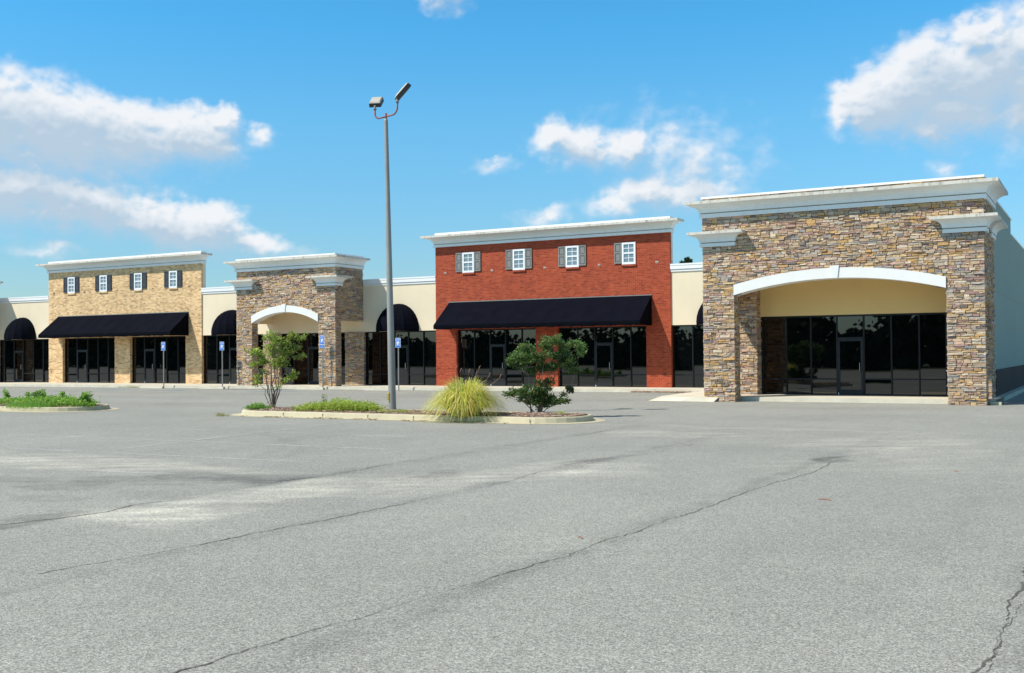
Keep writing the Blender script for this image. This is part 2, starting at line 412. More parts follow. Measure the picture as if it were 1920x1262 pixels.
def shed_awning(parent, x0, x1, yw, depth, zt, zf, zb):
    mb = MB(); n = 11; yf = yw-depth; r = random.Random(int(x0*10)); g = []
    # gently sagging canvas between ribs
    cols = []; steps = n*6
    for i in range(steps+1):
        x = x0+(x1-x0)*i/steps; rib = abs(math.sin(math.pi*i/6)); row = []
        for k in range(9):
            t = k/8; sag = -.028*rib*math.sin(math.pi*t)
            row.append((x, yw-depth*t+(-sag)*.4, zt+(zf-zt)*t+sag))
        cols.append(row)
    vs = [p for c in cols for p in c]; fs = []
    for i in range(steps):
        for k in range(8): fs.append((i*9+k, i*9+k+1, (i+1)*9+k+1, (i+1)*9+k))
    mb.mesh(vs, fs, 'awning')
    # valance with slightly wavy hem
    vv = []; 
    for i in range(steps+1):
        x = x0+(x1-x0)*i/steps; hem = zb+.018*math.sin(i*1.9)+r.uniform(-.006, .006)
        vv += [(x, yf, zf), (x, yf-.012-.01*math.sin(i*1.1), (zf+zb)/2), (x, yf+.004, hem)]
    mb.mesh(vv, [(i*3+k, i*3+k+1, i*3+4+k, i*3+3+k) for i in range(steps) for k in (0, 1)], 'awning_trim')
    for x in (x0, x1):
        pts = [(x, yw, zt), (x, yw, zb), (x, yf, zb), (x, yf, zf)]
        mb.face(pts if x == x0 else pts[::-1], 'awning_trim')
    # inner frame tubes seen at ribs
    for i in range(n+1):
        x = x0+(x1-x0)*i/n; x = min(max(x, x0+.03), x1-.03)
        mb.tube([(x, yw-.02, zt-.06), (x, yf+.04, zf-.05), (x, yf+.04, zb+.03), (x, yw-.02, zb+.03)], .015, 'frame', 5)
    o = mb.build('awning', parent)
    t = MB(); t.box(x0-.02, x1+.02, yw-.035, yw+.0, zt-.01, zt+.03, 'shutter_grey'); t.build('awning_rail', o)
    return o

def dome_awning(parent, xc, yw, rx, dep, z0, h):
    mb = MB(); G = 8; seg = 8; rows = []
    for i in range(G*3+1):
        a = math.pi*i/(G*3); q = i % 3; bul = (1-.018*(0 if q else 0) - (.02 if q else 0))
        row = []
        for k in range(seg+1):
            t = math.pi/2*k/seg
            row.append((xc-rx*math.cos(a)*math.cos(t)*bul, yw-dep*math.sin(a)*math.cos(t)*bul, z0+.10+h*math.sin(t)))
        rows.append(row)
    # re-project so the outline on the wall is a clean arch
    vs = [p for r_ in rows for p in r_]; fs = []
    for i in range(G*3):
        for k in range(seg): fs.append((i*(seg+1)+k, i*(seg+1)+k+1, (i+1)*(seg+1)+k+1, (i+1)*(seg+1)+k)[::-1])
    mb.mesh(vs, fs, 'awning')
    vb = []
    for i in range(G*3+1): x, y, z = rows[i][0]; vb += [(x, y, z), (x, y, z0)]
    mb.mesh(vb, [(2*i, 2*i+1, 2*i+3, 2*i+2) for i in range(G*3)], 'awning_trim')
    for i in range(0, G*3+1, 3):
        mb.tube([Vector(p)+Vector((0, -.004, .002)) for p in rows[i]], .008, 'awning_trim', 5)
    return mb.build('dome_awning', parent)

def stucco_link(label, x0, x1, hoods, bays_list, doors, name='stucco_storefront'):
    t = thing(name, label, 'building', ((x0+x1)/2, YW, ZP))
    w = MB(); w.box(x0, x1, YW, YW+.3, ZG, 5.36, 'stucco'); w.build('wall', t)
    c = MB(); c.sweep([(x0, YW), (x1, YW)], [(0, 5.35), (.045, 5.35), (.045, 5.44), (.025, 5.455), (.085, 5.46), (.085, 5.62), (.10, 5.625), (.10, 5.70), (-.34, 5.715), (-.34, 5.4)], ['coping']*9); c.build('coping', t)
    for i, h in enumerate(hoods): dome_awning(t, h, YW, 1.25, 1.1, 2.93, 1.33)
    for b, d in zip(bays_list, doors): glazing(t, b, d)
    body(t, x0, x1)
    return t

def brick_store(label, x0, x1, piers, aw, wins, shut, mat, bays, doors, missing=(), holes=(), hole_low=()):
    yb = 45.55; ztop = 7.13
    t = thing('brick_storefront', label, 'building', ((x0+x1)/2, yb, ZP))
    w = MB(); w.box(x0, x1, yb, yb+.14, ZG, ztop+.1, mat)
    for a, b in piers:
        w.box(a, b, yb, yb+.45, ZP-.1, ZG, mat)
        e0 = -.012 if a > x0+.01 else 0
        w.box(a-.012, b+.012, yb-.014, yb+.2, 1.0, 1.075, mat); w.box(a-.012, b+.012, yb-.014, yb+.2, 2.66, 2.74, mat)
    w.build('wall', t)
    p = MB(); p.box(x0+.01, x1-.01, yb+.14, yb+.36, 3.3, 7.75, 'stucco'); p.box(x0+.4, x1-.4, yb+.14, yb+.3, ZG, 3.3, 'frame'); p.build('parapet', t)
    pr, mt, zt = cornice_prof(ztop, .13, .40, .28, .10, .56)
    c = MB(); c.sweep([(x0, yb+.32), (x0, yb), (x1, yb), (x1, yb+.32)], pr, mt); c.build('cornice', t)
    c = MB(); c.box(x0-.02, x1+.02, yb-.03, yb+.40, 7.745, 7.85, 'coping'); c.build('coping', t)
    shed_awning(t, aw[0], aw[1], yb, 1.45, 4.33, 3.16, 2.96)
    for i, (a, b) in enumerate(wins):
        sash_window(t, a, b, 5.78, 6.79, shut, yb, True, i not in missing, .37, mat)
    for x in holes:
        h = MB(); r = random.Random(int(x*100)); xx = x; zz = 5.82
        ring = [(xx+math.cos(k/9*6.283)*r.uniform(.05, .10), yb-.004, zz+math.sin(k/9*6.283)*r.uniform(.03, .075)) for k in range(9)][::-1]
        h.face(ring, 'putty' if mat == 'red_brick' else 'hole')
        h.tube([(xx, yb+.02, zz), (xx+.01, yb-.05, zz-.02), (xx-.03, yb-.07, zz-.05)], .009, 'black', 5)
        h.tube([(xx+.02, yb+.02, zz+.01), (xx+.04, yb-.03, zz-.01), (xx+.06, yb-.04, zz+.02)], .007, 'coping', 5)
        h.build('fixture_hole', t)
    for x, z in hole_low:
        h = MB(); h.tube([(x, yb-.03, z), (x, yb+.01, z)], .035, 'hole', 8); h.build('wall_outlet', t)
    for b, d in zip(bays, doors): glazing(t, b, d)
    body(t, x0, x1)
    return t

def arch_z(xc, half, zs, zc):
    rise = zc-zs; rad = (half*half+rise*rise)/(2*rise); cz = zc-rad
    return lambda x, off=0: cz+math.sqrt(max(0, (rad+off)**2-(x-xc)**2)) if abs(x-xc) < rad+off else zs

def pier_cap(parent, xa, xb, ya, yb, z0, out=.42):
    pr, mt, zt = cornice_prof(z0, .12, out-.12, .25, .09, out)
    c = MB(); c.sweep([(xa, yb), (xa, ya), (xb, ya), (xb, yb)], pr, mt, closed=True)
    return c.build('pier_cap', parent)

def tower(label, x0, x1, yf, yw, pw, pd, zs, zc, th, zside, ztop, zcop, zcap, back, key_x, cap_out=.42, cove=(.36, .26), ceil=4.4, back_piers=(), glz=None, seed=3, wall_full=None, side_h=None, fh=0.0, y_side_back=None):
    r = random.Random(seed); xc = (x0+x1)/2
    t = thing('stone_storefront', label, 'building', (xc, yf, 0))
    ia, ib = x0+pw, x1-pw; half = (ib-ia)/2; az = arch_z(xc, half, zs, zc)
    W = MB()
    B = .05     # backing inset so stone faces stand at the nominal plane
    # front wall backing with arch soffit
    nseg = 28; xs = [ia+(ib-ia)*i/nseg for i in range(nseg+1)]
    yb0, yb1 = yf+B, yf+pd
    for i in range(nseg):
        a, b = xs[i], xs[i+1]; za, zb = az(a), az(b)
        W.face([(a,yb0,za),(b,yb0,zb),(b,yb0,ztop+.3),(a,yb0,ztop+.3)], 'mortar')
        W.face([(b,yb1,zb),(a,yb1,za),(a,yb1,ztop+.3),(b,yb1,ztop+.3)], 'stucco_tan')
        W.face([(a,yb1,za),(b,yb1,zb),(b,yb0,zb),(a,yb0,za)], 'trim')
    stones(W, (x0, yb0), (1,0), (0,-1), x1-x0, zs, zcop-.02, lo=lambda q: (az(x0+q, .0)+.10 if ia-.02 < x0+q < ib+.02 else 0), r=r)
    # piers
    for a, b in ((x0, ia), (ib, x1)):
        W.box(a+B, b-B, yb0, yf+pd-B, -.1, zs+.01, 'mortar')
        W.box(a+B, b-B, yb0+.004, yf+pd-B, zs, ztop+.3, 'mortar')
        stones(W, (a, yb0), (1,0), (0,-1), b-a, 0.0, zs, r=r)
        top = zs if (b == ib or a == ib) else ztop
        # left and right side faces
        stones(W, (a+B, yf+pd), (0,-1), (-1,0), pd-.02, 0.0, zs if a == ib else ztop, r=r)
        stones(W, (b-B, yf+.02), (0,1), (1,0), pd-.02, 0.0, zs if b == ia else ztop, r=r)
        stones(W, (b, yf+pd-B), (-1,0), (0,1), b-a, 0.0, zs, r=r)
    # side walls above
    ysb = y_side_back or yw
    for sx, n_ in ((x0, -1), (x1, 1)):
        a, b = (sx+B, sx+.45) if n_ < 0 else (sx-.45, sx-B)
        W.box(a, b, yf+pd-B+.002, ysb, zside, ztop+.3, 'stucco')
        if n_ < 0: stones(W, (sx+B, ysb), (0,-1), (-1,0), ysb-yf-pd, zside, zcop-.02, r=r)
        else: stones(W, (sx-B, yf+pd), (0,1), (1,0), ysb-yf-pd, zside, zcop-.02, r=r)
    for (a, b, ya, yb_, h) in back_piers:
        W.box(a+B, b-B, ya+B, yb_, 0, h, 'mortar')
        stones(W, (a, ya+B), (1,0), (0,-1), b-a, ZP-.02, h, r=r)
        stones(W, (b-B, ya), (0,1), (1,0), yb_-ya, ZP-.02, h, r=r)
        stones(W, (a+B, yb_), (0,-1), (-1,0), yb_-ya, ZP-.02, h, r=r)
    W.build('stone_wall', t)
    # trim
    T = MB(); yt = yf-.055
    def zz(x, o): return az(x, o)
    for i in range(nseg):
        a, b = xs[i], xs[i+1]
        a0, b0, a1, b1 = az(a), az(b), az(a, th), az(b, th)
        T.face([(a,yt,a0),(b,yt,b0),(b,yt,b1),(a,yt,a1)], 'trim')
        T.face([(a,yt,a1),(b,yt,b1),(b,yf+.06,b1),(a,yf+.06,a1)], 'trim')
        T.face([(b,yt,b0),(a,yt,a0),(a,yf+.052,a0),(b,yf+.052,b0)], 'trim')
    T.face([(ia,yt,az(ia)),(ia,yt,az(ia,th)),(ia,yf+.06,az(ia,th)),(ia,yf+.06,az(ia))], 'trim')
    T.face([(ib,yt,az(ib)),(ib,yf+.06,az(ib)),(ib,yf+.06,az(ib,th)),(ib,yt,az(ib,th))], 'trim')
    to = T.build('arch_trim', t)
    K = MB(); ka, kb = xc-.12, xc+.12; kt = az(xc, th)+.07
    K.mesh([(ka+.02,yt-.035,zc-.004),(kb-.02,yt-.035,zc-.004),(kb+.03,yt-.035,kt),(ka-.03,yt-.035,kt),(ka+.02,yf,zc-.004),(kb-.02,yf,zc-.004),(kb+.03,yf,kt),(ka-.03,yf,kt)],
           [(0,1,2,3),(1,5,6,2),(4,0,3,7),(3,2,6,7),(0,4,5,1)], 'trim')
    K.build('keystone', to)
    # cornice and coping
    pr, mt, zt = cornice_prof(ztop, .14, cove[0], cove[1], .10, cove[0]+.10)
    c = MB(); c.sweep([(x0, ysb), (x0, yf), (x1, yf), (x1, ysb)], pr, mt); c.build('cornice', t)
    c = MB(); c.sweep([(x0, ysb+.02), (x0, yf), (x1, yf), (x1, ysb+.02)], [(-.3, zcop-.07), (.03, zcop-.07), (.03, zcop), (-.4, zcop+.005)], ['coping']*3); c.build('coping', t)
    pier_cap(t, x0, ia, yf, yf+pd, zcap, cap_out); pier_cap(t, ib, x1, yf, yf+pd, zcap, cap_out)
    # portico ceiling and upper back wall
    S = MB(); S.box(x0+.45, x1-.45, yf+pd, yw, ceil, ceil+.1, 'stucco_tan'); 
    S.build('ceiling', t)
    if wall_full:
        wy, wz = wall_full; u = MB(); u.box(x0, x1-.1, wy, wy+.25, wz, ztop, 'stucco'); u.build('wall', t)
    if glz: glazing(t, *glz)
    return t

# ---- the row of shops, from left to right
W1 = .987
stucco_link('cream stucco shopfront at the far left edge, left of the tan brick store', -66.6, -59.27, [-61.85],
            [[-64.35, -63.9, -62.95, -62.0, -61.0, -60.05, -59.27]], [2])
brick_store('tan mixed brick storefront with black awning and four small windows', -59.27, -45.95,
            [(-59.27, -57.95), (-53.20, -51.86), (-47.22, -45.95)], (-58.37, -46.97),
            [(-57.42, -56.76), (-54.49, -53.83), (-51.45, -50.79), (-48.52, -47.86)], 'shutter_dark', 'tan_brick',
            [[-57.95, -56.83, -55.84, -54.90, -53.98, -53.20], [-51.86, -50.83, -49.93, -48.95, -48.02, -47.22]], [1, 1],
            holes=(-58.75, -55.9, -52.95, -49.9, -46.9), hole_low=((-59.0, .85), (-52.95, .85), (-46.95, .85)))
stucco_link('cream stucco shopfront between the tan brick store and small stone entrance', -45.95, -40.70, [-43.6],
            [[-45.95, -44.92, -43.97, -43.05, -42.2, -41.27]], [2])
small = tower('small stone entrance with white arch, between the tan and red brick stores', -41.08, -34.38, 43.27, 45.62, 1.09, .48,
      3.46, 4.01, .35, 3.49, 6.24, 6.93, 5.28, None, -37.7, cap_out=.46, cove=(.38, .27), ceil=4.4,
      back_piers=((-41.27, -40.05, 45.55, 45.95, 2.95), (-35.55, -34.33, 45.55, 45.95, 2.95)), seed=11, side_h=None)
# shops behind its arch
c_ = MB(); c_.box(-41.27+.57, -34.33, YW, YW+.3, ZG, 5.7, 'stucco'); c_.build('wall', small)
glazing(small, [-40.04, -39.15, -38.22, -37.3, -36.4, -35.56], 2)
body(small, -41.2, -34.4)
stucco_link('cream stucco shopfront directly left of the red brick store, behind the lamp post', -34.33, -29.78, [-32.1],
            [[-34.33, -33.38, -32.48, -31.60, -30.66, -29.78]], [2])
brick_store('red brick storefront with long black awning and grey shutters', -29.78, -17.22,
            [(-29.78, -28.57), (-24.08, -22.91), (-18.41, -17.22)], (-28.98, -18.13),
            [(-28.16, -27.49), (-25.29, -24.62), (-22.43, -21.75), (-19.55, -18.88)], 'shutter_grey', 'red_brick',
            [[-28.57, -27.63, -26.73, -25.85, -24.94, -24.08], [-22.91, -21.95, -21.06, -20.15, -19.25, -18.41]], [2, 2],
            missing=(3,), holes=(-29.2, -26.49, -23.56, -20.71, -17.85), hole_low=((-17.55, .75),))
stucco_link('narrow cream shopfront between the red brick store and large stone building', -17.22, -12.3, [-14.75],
            [[-17.22, -16.27, -15.32, -14.4, -13.4, -12.3]], [2])
# second stone entrance off the left edge, seen by its shadow and its back pier
o2 = copy_tree(small); o2.location.x = small.location.x-30.02
o2['label'] = 'stone entrance cut off by the left picture edge, shading the cream wall'
# large stone building
big = tower('large stone storefront at the right with wide white arch and white cornice', -12.42, -3.36, 36.0, 39.15, 1.12, .62,
      3.67, 4.12, .34, 3.67, 6.39, 7.13, 5.38, None, -7.9, cap_out=.42, cove=(.36, .27), ceil=4.5,
      back_piers=((-12.42, -11.28, 38.6, 39.3, 4.5), (-4.45, -3.38, 37.95, 39.3, 5.40)), seed=5)
pier_cap(big, -4.45, -3.38, 37.95, 39.3, 5.38, .42)
u = MB(); u.box(-12.3, -3.5, 39.1, 39.4, 3.01, 6.6, 'stucco_tan'); u.build('wall', big)
glazing(big, [-11.28, -10.36, -9.47, -8.55, -7.62, -6.69, -5.77, -4.9, -4.46], 3, y=39.22, zt=3.01)
s = MB(); s.box(-12.4, -3.42, 39.42, 47.05, 1.07, 6.86, 'stucco_side'); s.box(-12.4, -3.42, 47.05, 84, 1.07, 6.26, 'stucco_side')
s.box(-12.42, -3.40, 39.42, 84, 1.045, 1.068, 'stucco_side')
for zj in (2.55, 3.73): s.box(-3.425, -3.416, 39.5, 84, zj-.012, zj+.012, 'joint_and_shadow_line')
s.build('side_wall', big)
s = MB(); s.box(-12.4, -3.37, 39.42, 84, .02, 1.045, 'brown_brick'); s.build('brick_base', big)
s = MB(); s.box(-12.5, -3.38, 39.5, 47.09, 6.86, 6.92, 'coping'); s.box(-12.5, -3.38, 47.09, 84, 6.26, 6.32, 'coping'); s.build('side_coping', big)

# ------------------------------------------------------------------ ground
def kerb_y(x): return 42.35+(x+57)*(.0330) if x < -40 else 42.911+(x+40)*.036   # pavement front edge
def seg_d(px, py, a, b):
    ax, ay = a; bx, by = b; dx, dy = bx-ax, by-ay; t = max(0, min(1, ((px-ax)*dx+(py-ay)*dy)/(dx*dx+dy*dy+1e-9)))
    return math.hypot(px-ax-t*dx, py-ay-t*dy), t
PATCH = [  # (x,y,rx,ry,rgb multiplier delta)  sand and dirt laid by puddles
 (-15.4, 11.9, 2.6, .75, (.30,.27,.20)), (-17.5, 11.4, 2.4, .8, (.26,.23,.17)), (-12.9, 11.6, 1.6, .6, (.12,.10,.06)),
 (-9.15, 9.6, .55, 1.7, (.34,.31,.24)), (-8.75, 11.2, .6, 1.2, (.24,.21,.15)), (-9.0, 8.2, .75, .45, (.26,.24,.18)), (-9.6, 8.6, .5, .9, (.16,.15,.11)),
 (-7.85, 11.9, .45, 1.2, (.24,.22,.16)), (-7.3, 13.9, .55, 1.2, (.28,.25,.19)), (-6.5, 14.4, .6, .9, (.22,.2,.15)), (-11.7, 12.1, 1.1, .35, (.20,.18,.13)),
 (-4.2, 20.1, .9, 1.3, (.16,.15,.11)), (-3.4, 21.4, .9, 1.6, (.15,.13,.09)), (-8.3, 21.2, 1.2, .8, (.22,.2,.15)), (-5.7, 20.6, 1.0, 1.2, (.10,.1,.08)),
 (-3.3, 16.3, 1.3, .7, (.12,.11,.08)), (-4.5, 8.45, .35, .5, (.10,.1,.08)), (-6.0, 23.7, 4.0, .25, (.18,.17,.14)), (-2.7, 19.2, .8, 1.8, (.14,.12,.08)),
 (-12.2, 9.7, .6, .35, (-.20,-.20,-.20)), (-11.9, 10.4, .75, .35, (-.26,-.26,-.26)), (-11.3, 11.1, .7, .35, (-.28,-.27,-.26)), (-10.5, 11.4, .6, .4, (-.24,-.23,-.22)), (-10.0, 11.3, .35, .5, (-.22,-.21,-.2)),
 (-13.4, 9.85, .5, .22, (-.22,-.22,-.22)), (-9.95, 7.4, .28, .5, (-.30,-.30,-.29)), (-8.35, 12.85, .25, .45, (-.22,-.22,-.22)), (-11.3, 8.7, .5, .2, (-.16,-.16,-.16)), (-10.6, 9.6, .5, .25, (-.12,-.12,-.12)),
 (-7.2, 15.1, .13, .75, (-.28,-.28,-.28)), (-7.0, 16.1, .10, .7, (-.20,-.2,-.2)), (-3.75, 17.35, .12, .5, (-.40,-.39,-.39)), (-3.3, 18.2, .12, .8, (-.14,-.14,-.14)),
 (-14.6, 17.2, .3, 1.4, (-.08,-.08,-.08)), (-.3, 6.9, .22, 2.6, (-.20,-.2,-.2)),
 (-20, 31, 14, 1.6, (.05,.05,.05)), (-30, 36, 16, 1.2, (-.05,-.05,-.05)), (-10, 30, 8, 1.0, (-.05,-.05,-.05)), (-25, 28, 8, .6, (-.06,-.06,-.06)),
 (-41, 41.7, 4.0, .7, (-.14,-.14,-.13)), (-38.5, 42.3, 2.0, .6, (-.35,-.35,-.34)), (-50.5, 39.2, 2, .8, (-.02,.02,.06)), (-46.5, 39.5, 2.0, .8, (-.04,.02,.07)), (-35.5, 40.2, 3.2, 1.1, (-.04,.02,.06)), (-39.5, 39.2, 2.0, 1.0, (-.05,.01,.05)),
]
SEAMS = [(-4.02, 3, 22, .13, .20), (-7.12, 5, 19.5, .16, .16), (-9.78, 6, 22, .20, .16), (-12.45, 9, 20, .2, .05), (-1.4, 8, 24, .15, .05), (-15.1, 12, 22, .2, .05)]
TYRE = [((-12.67,13.73),(-13.06,14.63)), ((-13.06,14.63),(-13.75,15.86)), ((-13.75,15.86),(-15.27,17.35)), ((-15.27,17.35),(-16.4,17.9)),
        ((-12.2,13.9),(-12.6,14.8)), ((-12.6,14.8),(-13.2,15.6)), ((-13.2,15.6),(-14.6,16.9))]
def wear(x, y):
    n1 = noise.noise(Vector((x*.9, y*.9, 0))); n2 = noise.noise(Vector((x*2.7, y*2.7, 3))); n3 = noise.noise(Vector((x*.25, y*.25, 9))); n4 = noise.noise(Vector((x*8, y*8, 5)))
    wx = x+n1*.45+n2*.16; wy = y+noise.noise(Vector((x*.8, y*.8, 7)))*.55+n2*.14
    lu, lv = x*.873+y*.487, y*.873-x*.487
    st = noise.noise(Vector((lu*.55, lv*3.2, 21)))+.5*noise.noise(Vector((lu*1.4, lv*8, 31)))
    c = [1.0+.05*n3+.02*n4+.025*st]*3
    for px, py, rx, ry, d in PATCH:
        q = ((wx-px)/rx)**2+((wy-py)/ry)**2
        if q < 2.2:
            k = max(0, 1-q/2.2); k = min(1, k*1.7); k = k*k*(3-2*k)*max(0, .72+.9*st+.5*n4+.3*n2); g_ = sum(d)/3
            for i in range(3): c[i] += (d[i]*.55+g_*.45)*k*.95
    for sx, a, b, w, s_ in SEAMS:
        if a-1 < y < b+2 and abs(wx*.25+x*.75-sx) < 3*w:
            dd = abs(x*.82+wx*.18-sx)/w; k = math.exp(-dd*dd)*(.55+.9*n2+.4*n1)*s_*1.2
            for i in range(3): c[i] -= k*(1, .98, .95)[i]
    if 13 < y < 18.5:
        for a, b in TYRE:
            d, _ = seg_d(x, y, a, b)
            if d < .25:
                for i in range(3): c[i] -= .09*math.exp(-(d/.1)**2)*(.8+n4)
    if y > 24 and x < -5:     # drive lane polish
        k = .02*math.sin(y*1.3)
        for i in range(3): c[i] += k
    return [max(.1, v*.5) for v in c]
def axis(bands):
    out = []
    for a, b, s_ in bands:
        n = max(1, round((b-a)/s_)); out += [a+(b-a)*i/n for i in range(n)]
    return out+[bands[-1][1]]
gx = axis([(-900,-120,130), (-120,-62,6), (-62,-34,.7), (-34,-19,.25), (-19,1.5,.075), (1.5,6,.5), (6,40,6), (40,900,200)])
gy = axis([(-900,-30,150), (-30,3,5.5), (3,18,.075), (18,26,.14), (26,46,.45), (46,120,15), (120,1500,300)])
def build_ground():
    nx, ny = len(gx), len(gy)
    vs = [(x, y, 0.0) for y in gy for x in gx]
    fs = [(j*nx+i, j*nx+i+1, (j+1)*nx+i+1, (j+1)*nx+i) for j in range(ny-1) for i in range(nx-1)]
    me = bpy.data.meshes.new('parking_lot'); me.from_pydata(vs, [], fs); me.materials.append(M['asphalt'])
    ca = me.color_attributes.new('Col', 'FLOAT_COLOR', 'POINT'); buf = []
    for x, y, _ in vs:
        c = wear(x, y) if (-62 < x < 6 and 3 <= y <= 46) else (.5, .5, .5)
        buf.extend((c[0], c[1], c[2], 1))
    ca.data.foreach_set('color', buf); me.update()
    o = bpy.data.objects.new('parking_lot', me); COL.objects.link(o); return tag(o, kind='structure')
build_ground()

# pavement along the shops, kerb stone edge included
def poly_slab(mb, pts, z0, z1, top, side):
    mb.face([(x, y, z1) for x, y in pts], top); n = len(pts)
    for i in range(n):
        a, b = pts[i], pts[(i+1) % n]; mb.face([(a[0],a[1],z0),(b[0],b[1],z0),(b[0],b[1],z1),(a[0],a[1],z1)], side)
pv = MB()
xs = [-80+.5*i for i in range(0, 134)]
xs = [x for x in xs if x < -13.0]
e = [(x, kerb_y(x)+.015*math.sin(x*3.1)) for x in xs]
back = [(x, 45.9) for x in xs]
for i in range(len(xs)-1):
    a, b = e[i], e[i+1]
    if -39.9 < a[0] < -35.6:   # dropped kerb in front of the arch
        pass
    pv.face([(a[0],a[1]+.16,ZP),(b[0],b[1]+.16,ZP),(b[0],45.9,ZP),(a[0],45.9,ZP)], 'concrete')
    pv.face([(a[0],a[1]+.02,ZP-.01),(b[0],b[1]+.02,ZP-.01),(b[0],b[1]+.16,ZP),(a[0],a[1]+.16,ZP)], 'concrete')
    pv.face([(a[0],a[1],-.02),(b[0],b[1],-.02),(b[0],b[1]+.02,ZP-.01),(a[0],a[1]+.02,ZP-.01)], 'kerb_grey')
for i in range(0, 26):
    x = -79+2.6*i; pv.box(x-.008, x+.008, kerb_y(x)+.02, 45.5, ZP-.01, ZP+.002, 'joint_and_shadow_line')
tag(pv.build('pavement'), kind='structure')
pg = MB()
# slab in front of and beside the large stone building with flared ramp
pg.face([(-13.6,36.05,ZP),(-12.9,35.95,ZP),(-11.9,36.0,ZP),(-11.9,36.72,ZP),(-3.15,36.72,ZP),(-3.15,39.25,ZP),(-12.4,39.25,ZP),(-12.4,44.6,ZP),(-14.3,44.6,ZP),(-14.0,40.5,ZP)], 'concrete')
pg.face([(-13.6,36.05,ZP),(-14.0,40.5,ZP),(-14.3,44.6,ZP),(-15.9,44.2,.004),(-15.55,40.0,.004),(-14.45,35.9,.004)][::-1], 'concrete')
pg.face([(-14.45,35.9,.004),(-13.2,35.78,.004),(-12.9,35.95,ZP),(-13.6,36.05,ZP)], 'concrete')
pg.face([(-13.2,35.78,.004),(-12.0,35.8,.0),(-11.9,36.0,ZP),(-12.9,35.95,ZP)], 'kerb_grey')
pg.face([(-11.9,36.70,-.01),(-3.15,36.70,-.01),(-3.15,36.72,ZP),(-11.9,36.72,ZP)], 'kerb_grey')
for x in (-9.2, -6.3): pg.box(x-.007, x+.007, 36.73, 39.2, ZP-.01, ZP+.002, 'joint_and_shadow_line')
pg.box(-3.37, -3.12, 39.25, 84, -.02, ZP, 'kerb_grey'); pg.box(-3.3, -2.98, 36.35, 36.62, 0, .10, 'kerb')
tag(pg.build('pavement'), kind='structure')

# parking lines
def line(x0, y0, x1, y1, w=.1, mat='paint', z=.004, name='parking_line'):
    d = Vector((x1-x0, y1-y0)); L = d.length; d /= L; p = Vector((-d.y, d.x))*w/2; n = max(1, int(L/1.5)); mb = MB()
    for i in range(n):
        a = Vector((x0, y0))+d*L*i/n; b = Vector((x0, y0))+d*L*(i+1)/n
        mb.face([(a.x-p.x,a.y-p.y,z),(b.x-p.x,b.y-p.y,z),(b.x+p.x,b.y+p.y,z),(a.x+p.x,a.y+p.y,z)], mat)
    return tag(mb.build(name), kind='structure')
for k, (y0, xl, xr) in enumerate(((20.95, -22.0, -11.4), (18.35, -21.7, -11.4), (15.75, -21.4, -11.35), (13.3, -18.3, -11.2), (11.1, -14.0, -11.9))):
    line(xl, y0-.12, xr, y0+.16, .10)
line(-17.1, 22.9, -16.1, 13.9, .10, z=.008)
for x in (-17.03, -19.76, -22.5, -25.1, -27.8): line(x, 37.9, x, kerb_y(x)-.3, .12)
for x in (-33.2, -36.6, -40.2, -43.6, -47.2, -50.8): line(x, 37.9, x, kerb_y(x)-.6, .12, 'blue_paint')
for x, y in ((-35.2, 39.8), (-42.0, 39.6), (-46.0, 39.6)):
    mb = MB(); mb.face([(x-.9,y-.9,.004),(x+.9,y-.9,.004),(x+.9,y+.9,.004),(x-.9,y+.9,.004)], 'blue_paint'); tag(mb.build('parking_marking'), kind='structure')

# cracks: wandering dark strips
def crack(pts, w, seed, z=.004, step=.045, jit=.03, cont=.0):
    r = random.Random(seed); mb = MB(); P = []
    for (a, b) in zip(pts, pts[1:]):
        L = math.hypot(b[0]-a[0], b[1]-a[1]); n = max(1, int(L/step))
        for i in range(n): t = i/n; P.append((a[0]+(b[0]-a[0])*t, a[1]+(b[1]-a[1])*t))
    ox = 0; prev = None
    for i, (x, y) in enumerate(P):
        ox = ox*.86+r.uniform(-jit, jit)*.6; hw = w*(.35+.9*abs(noise.noise(Vector((i*.13, seed, 0))))+.3*r.random())/1.0
        hw *= max(0.0, min(1, .9+cont+1.6*noise.noise(Vector((i*.021, seed*3.3, 2)))))
        cur = ((x+ox-hw, y, z), (x+ox+hw, y+r.uniform(-.01, .01), z))
        if prev: mb.face([prev[0], prev[1], cur[1], cur[0]], 'crack')
        prev = cur
    return tag(mb.build('asphalt_crack'), kind='structure')
crack([(-4.42,4.1),(-4.38,4.78),(-4.28,5.74),(-4.19,6.5),(-4.13,7.38),(-4.04,8.13),(-4.07,8.68),(-3.98,9.6),(-3.92,11),(-3.92,12.4),(-3.85,13.9),(-3.72,15.4),(-3.78,17.2),(-3.6,17.9)], .0105, 1, cont=.22)
crack([(-9.96,7.0),(-9.8,7.6),(-9.7,8.2),(-9.85,8.7),(-9.7,9.54),(-9.88,10.46),(-9.9,11.4),(-9.75,12.2),(-9.89,13.7),(-9.84,14.75),(-9.79,15.9),(-9.87,17.67),(-9.72,18.8),(-9.7,22)], .016, 2)
crack([(-7.4,5.6),(-7.25,7.1),(-7.16,8.4),(-7.1,9.1),(-7.08,11.2),(-7.08,12.7),(-7.25,13.94),(-7.17,14.93),(-7.04,15.5),(-7.0,16.4),(-6.87,17.6),(-6.83,19.2)], .012, 3)
crack([(-7.32,14.3),(-7.3,14.9),(-7.22,15.5),(-7.1,16.2)], .014, 33); crack([(-7.02,14.6),(-7.1,15.2),(-6.95,15.9)], .010, 34)
crack([(-.66,5.9),(-.65,6.46),(-.59,6.86),(-.6,7.42),(-.61,8.07),(-.6,8.63),(-.59,9.4)], .016, 4, jit=.028)
crack([(-.60,6.2),(-.63,6.9),(-.56,7.5),(-.58,8.0)], .006, 41, jit=.03)
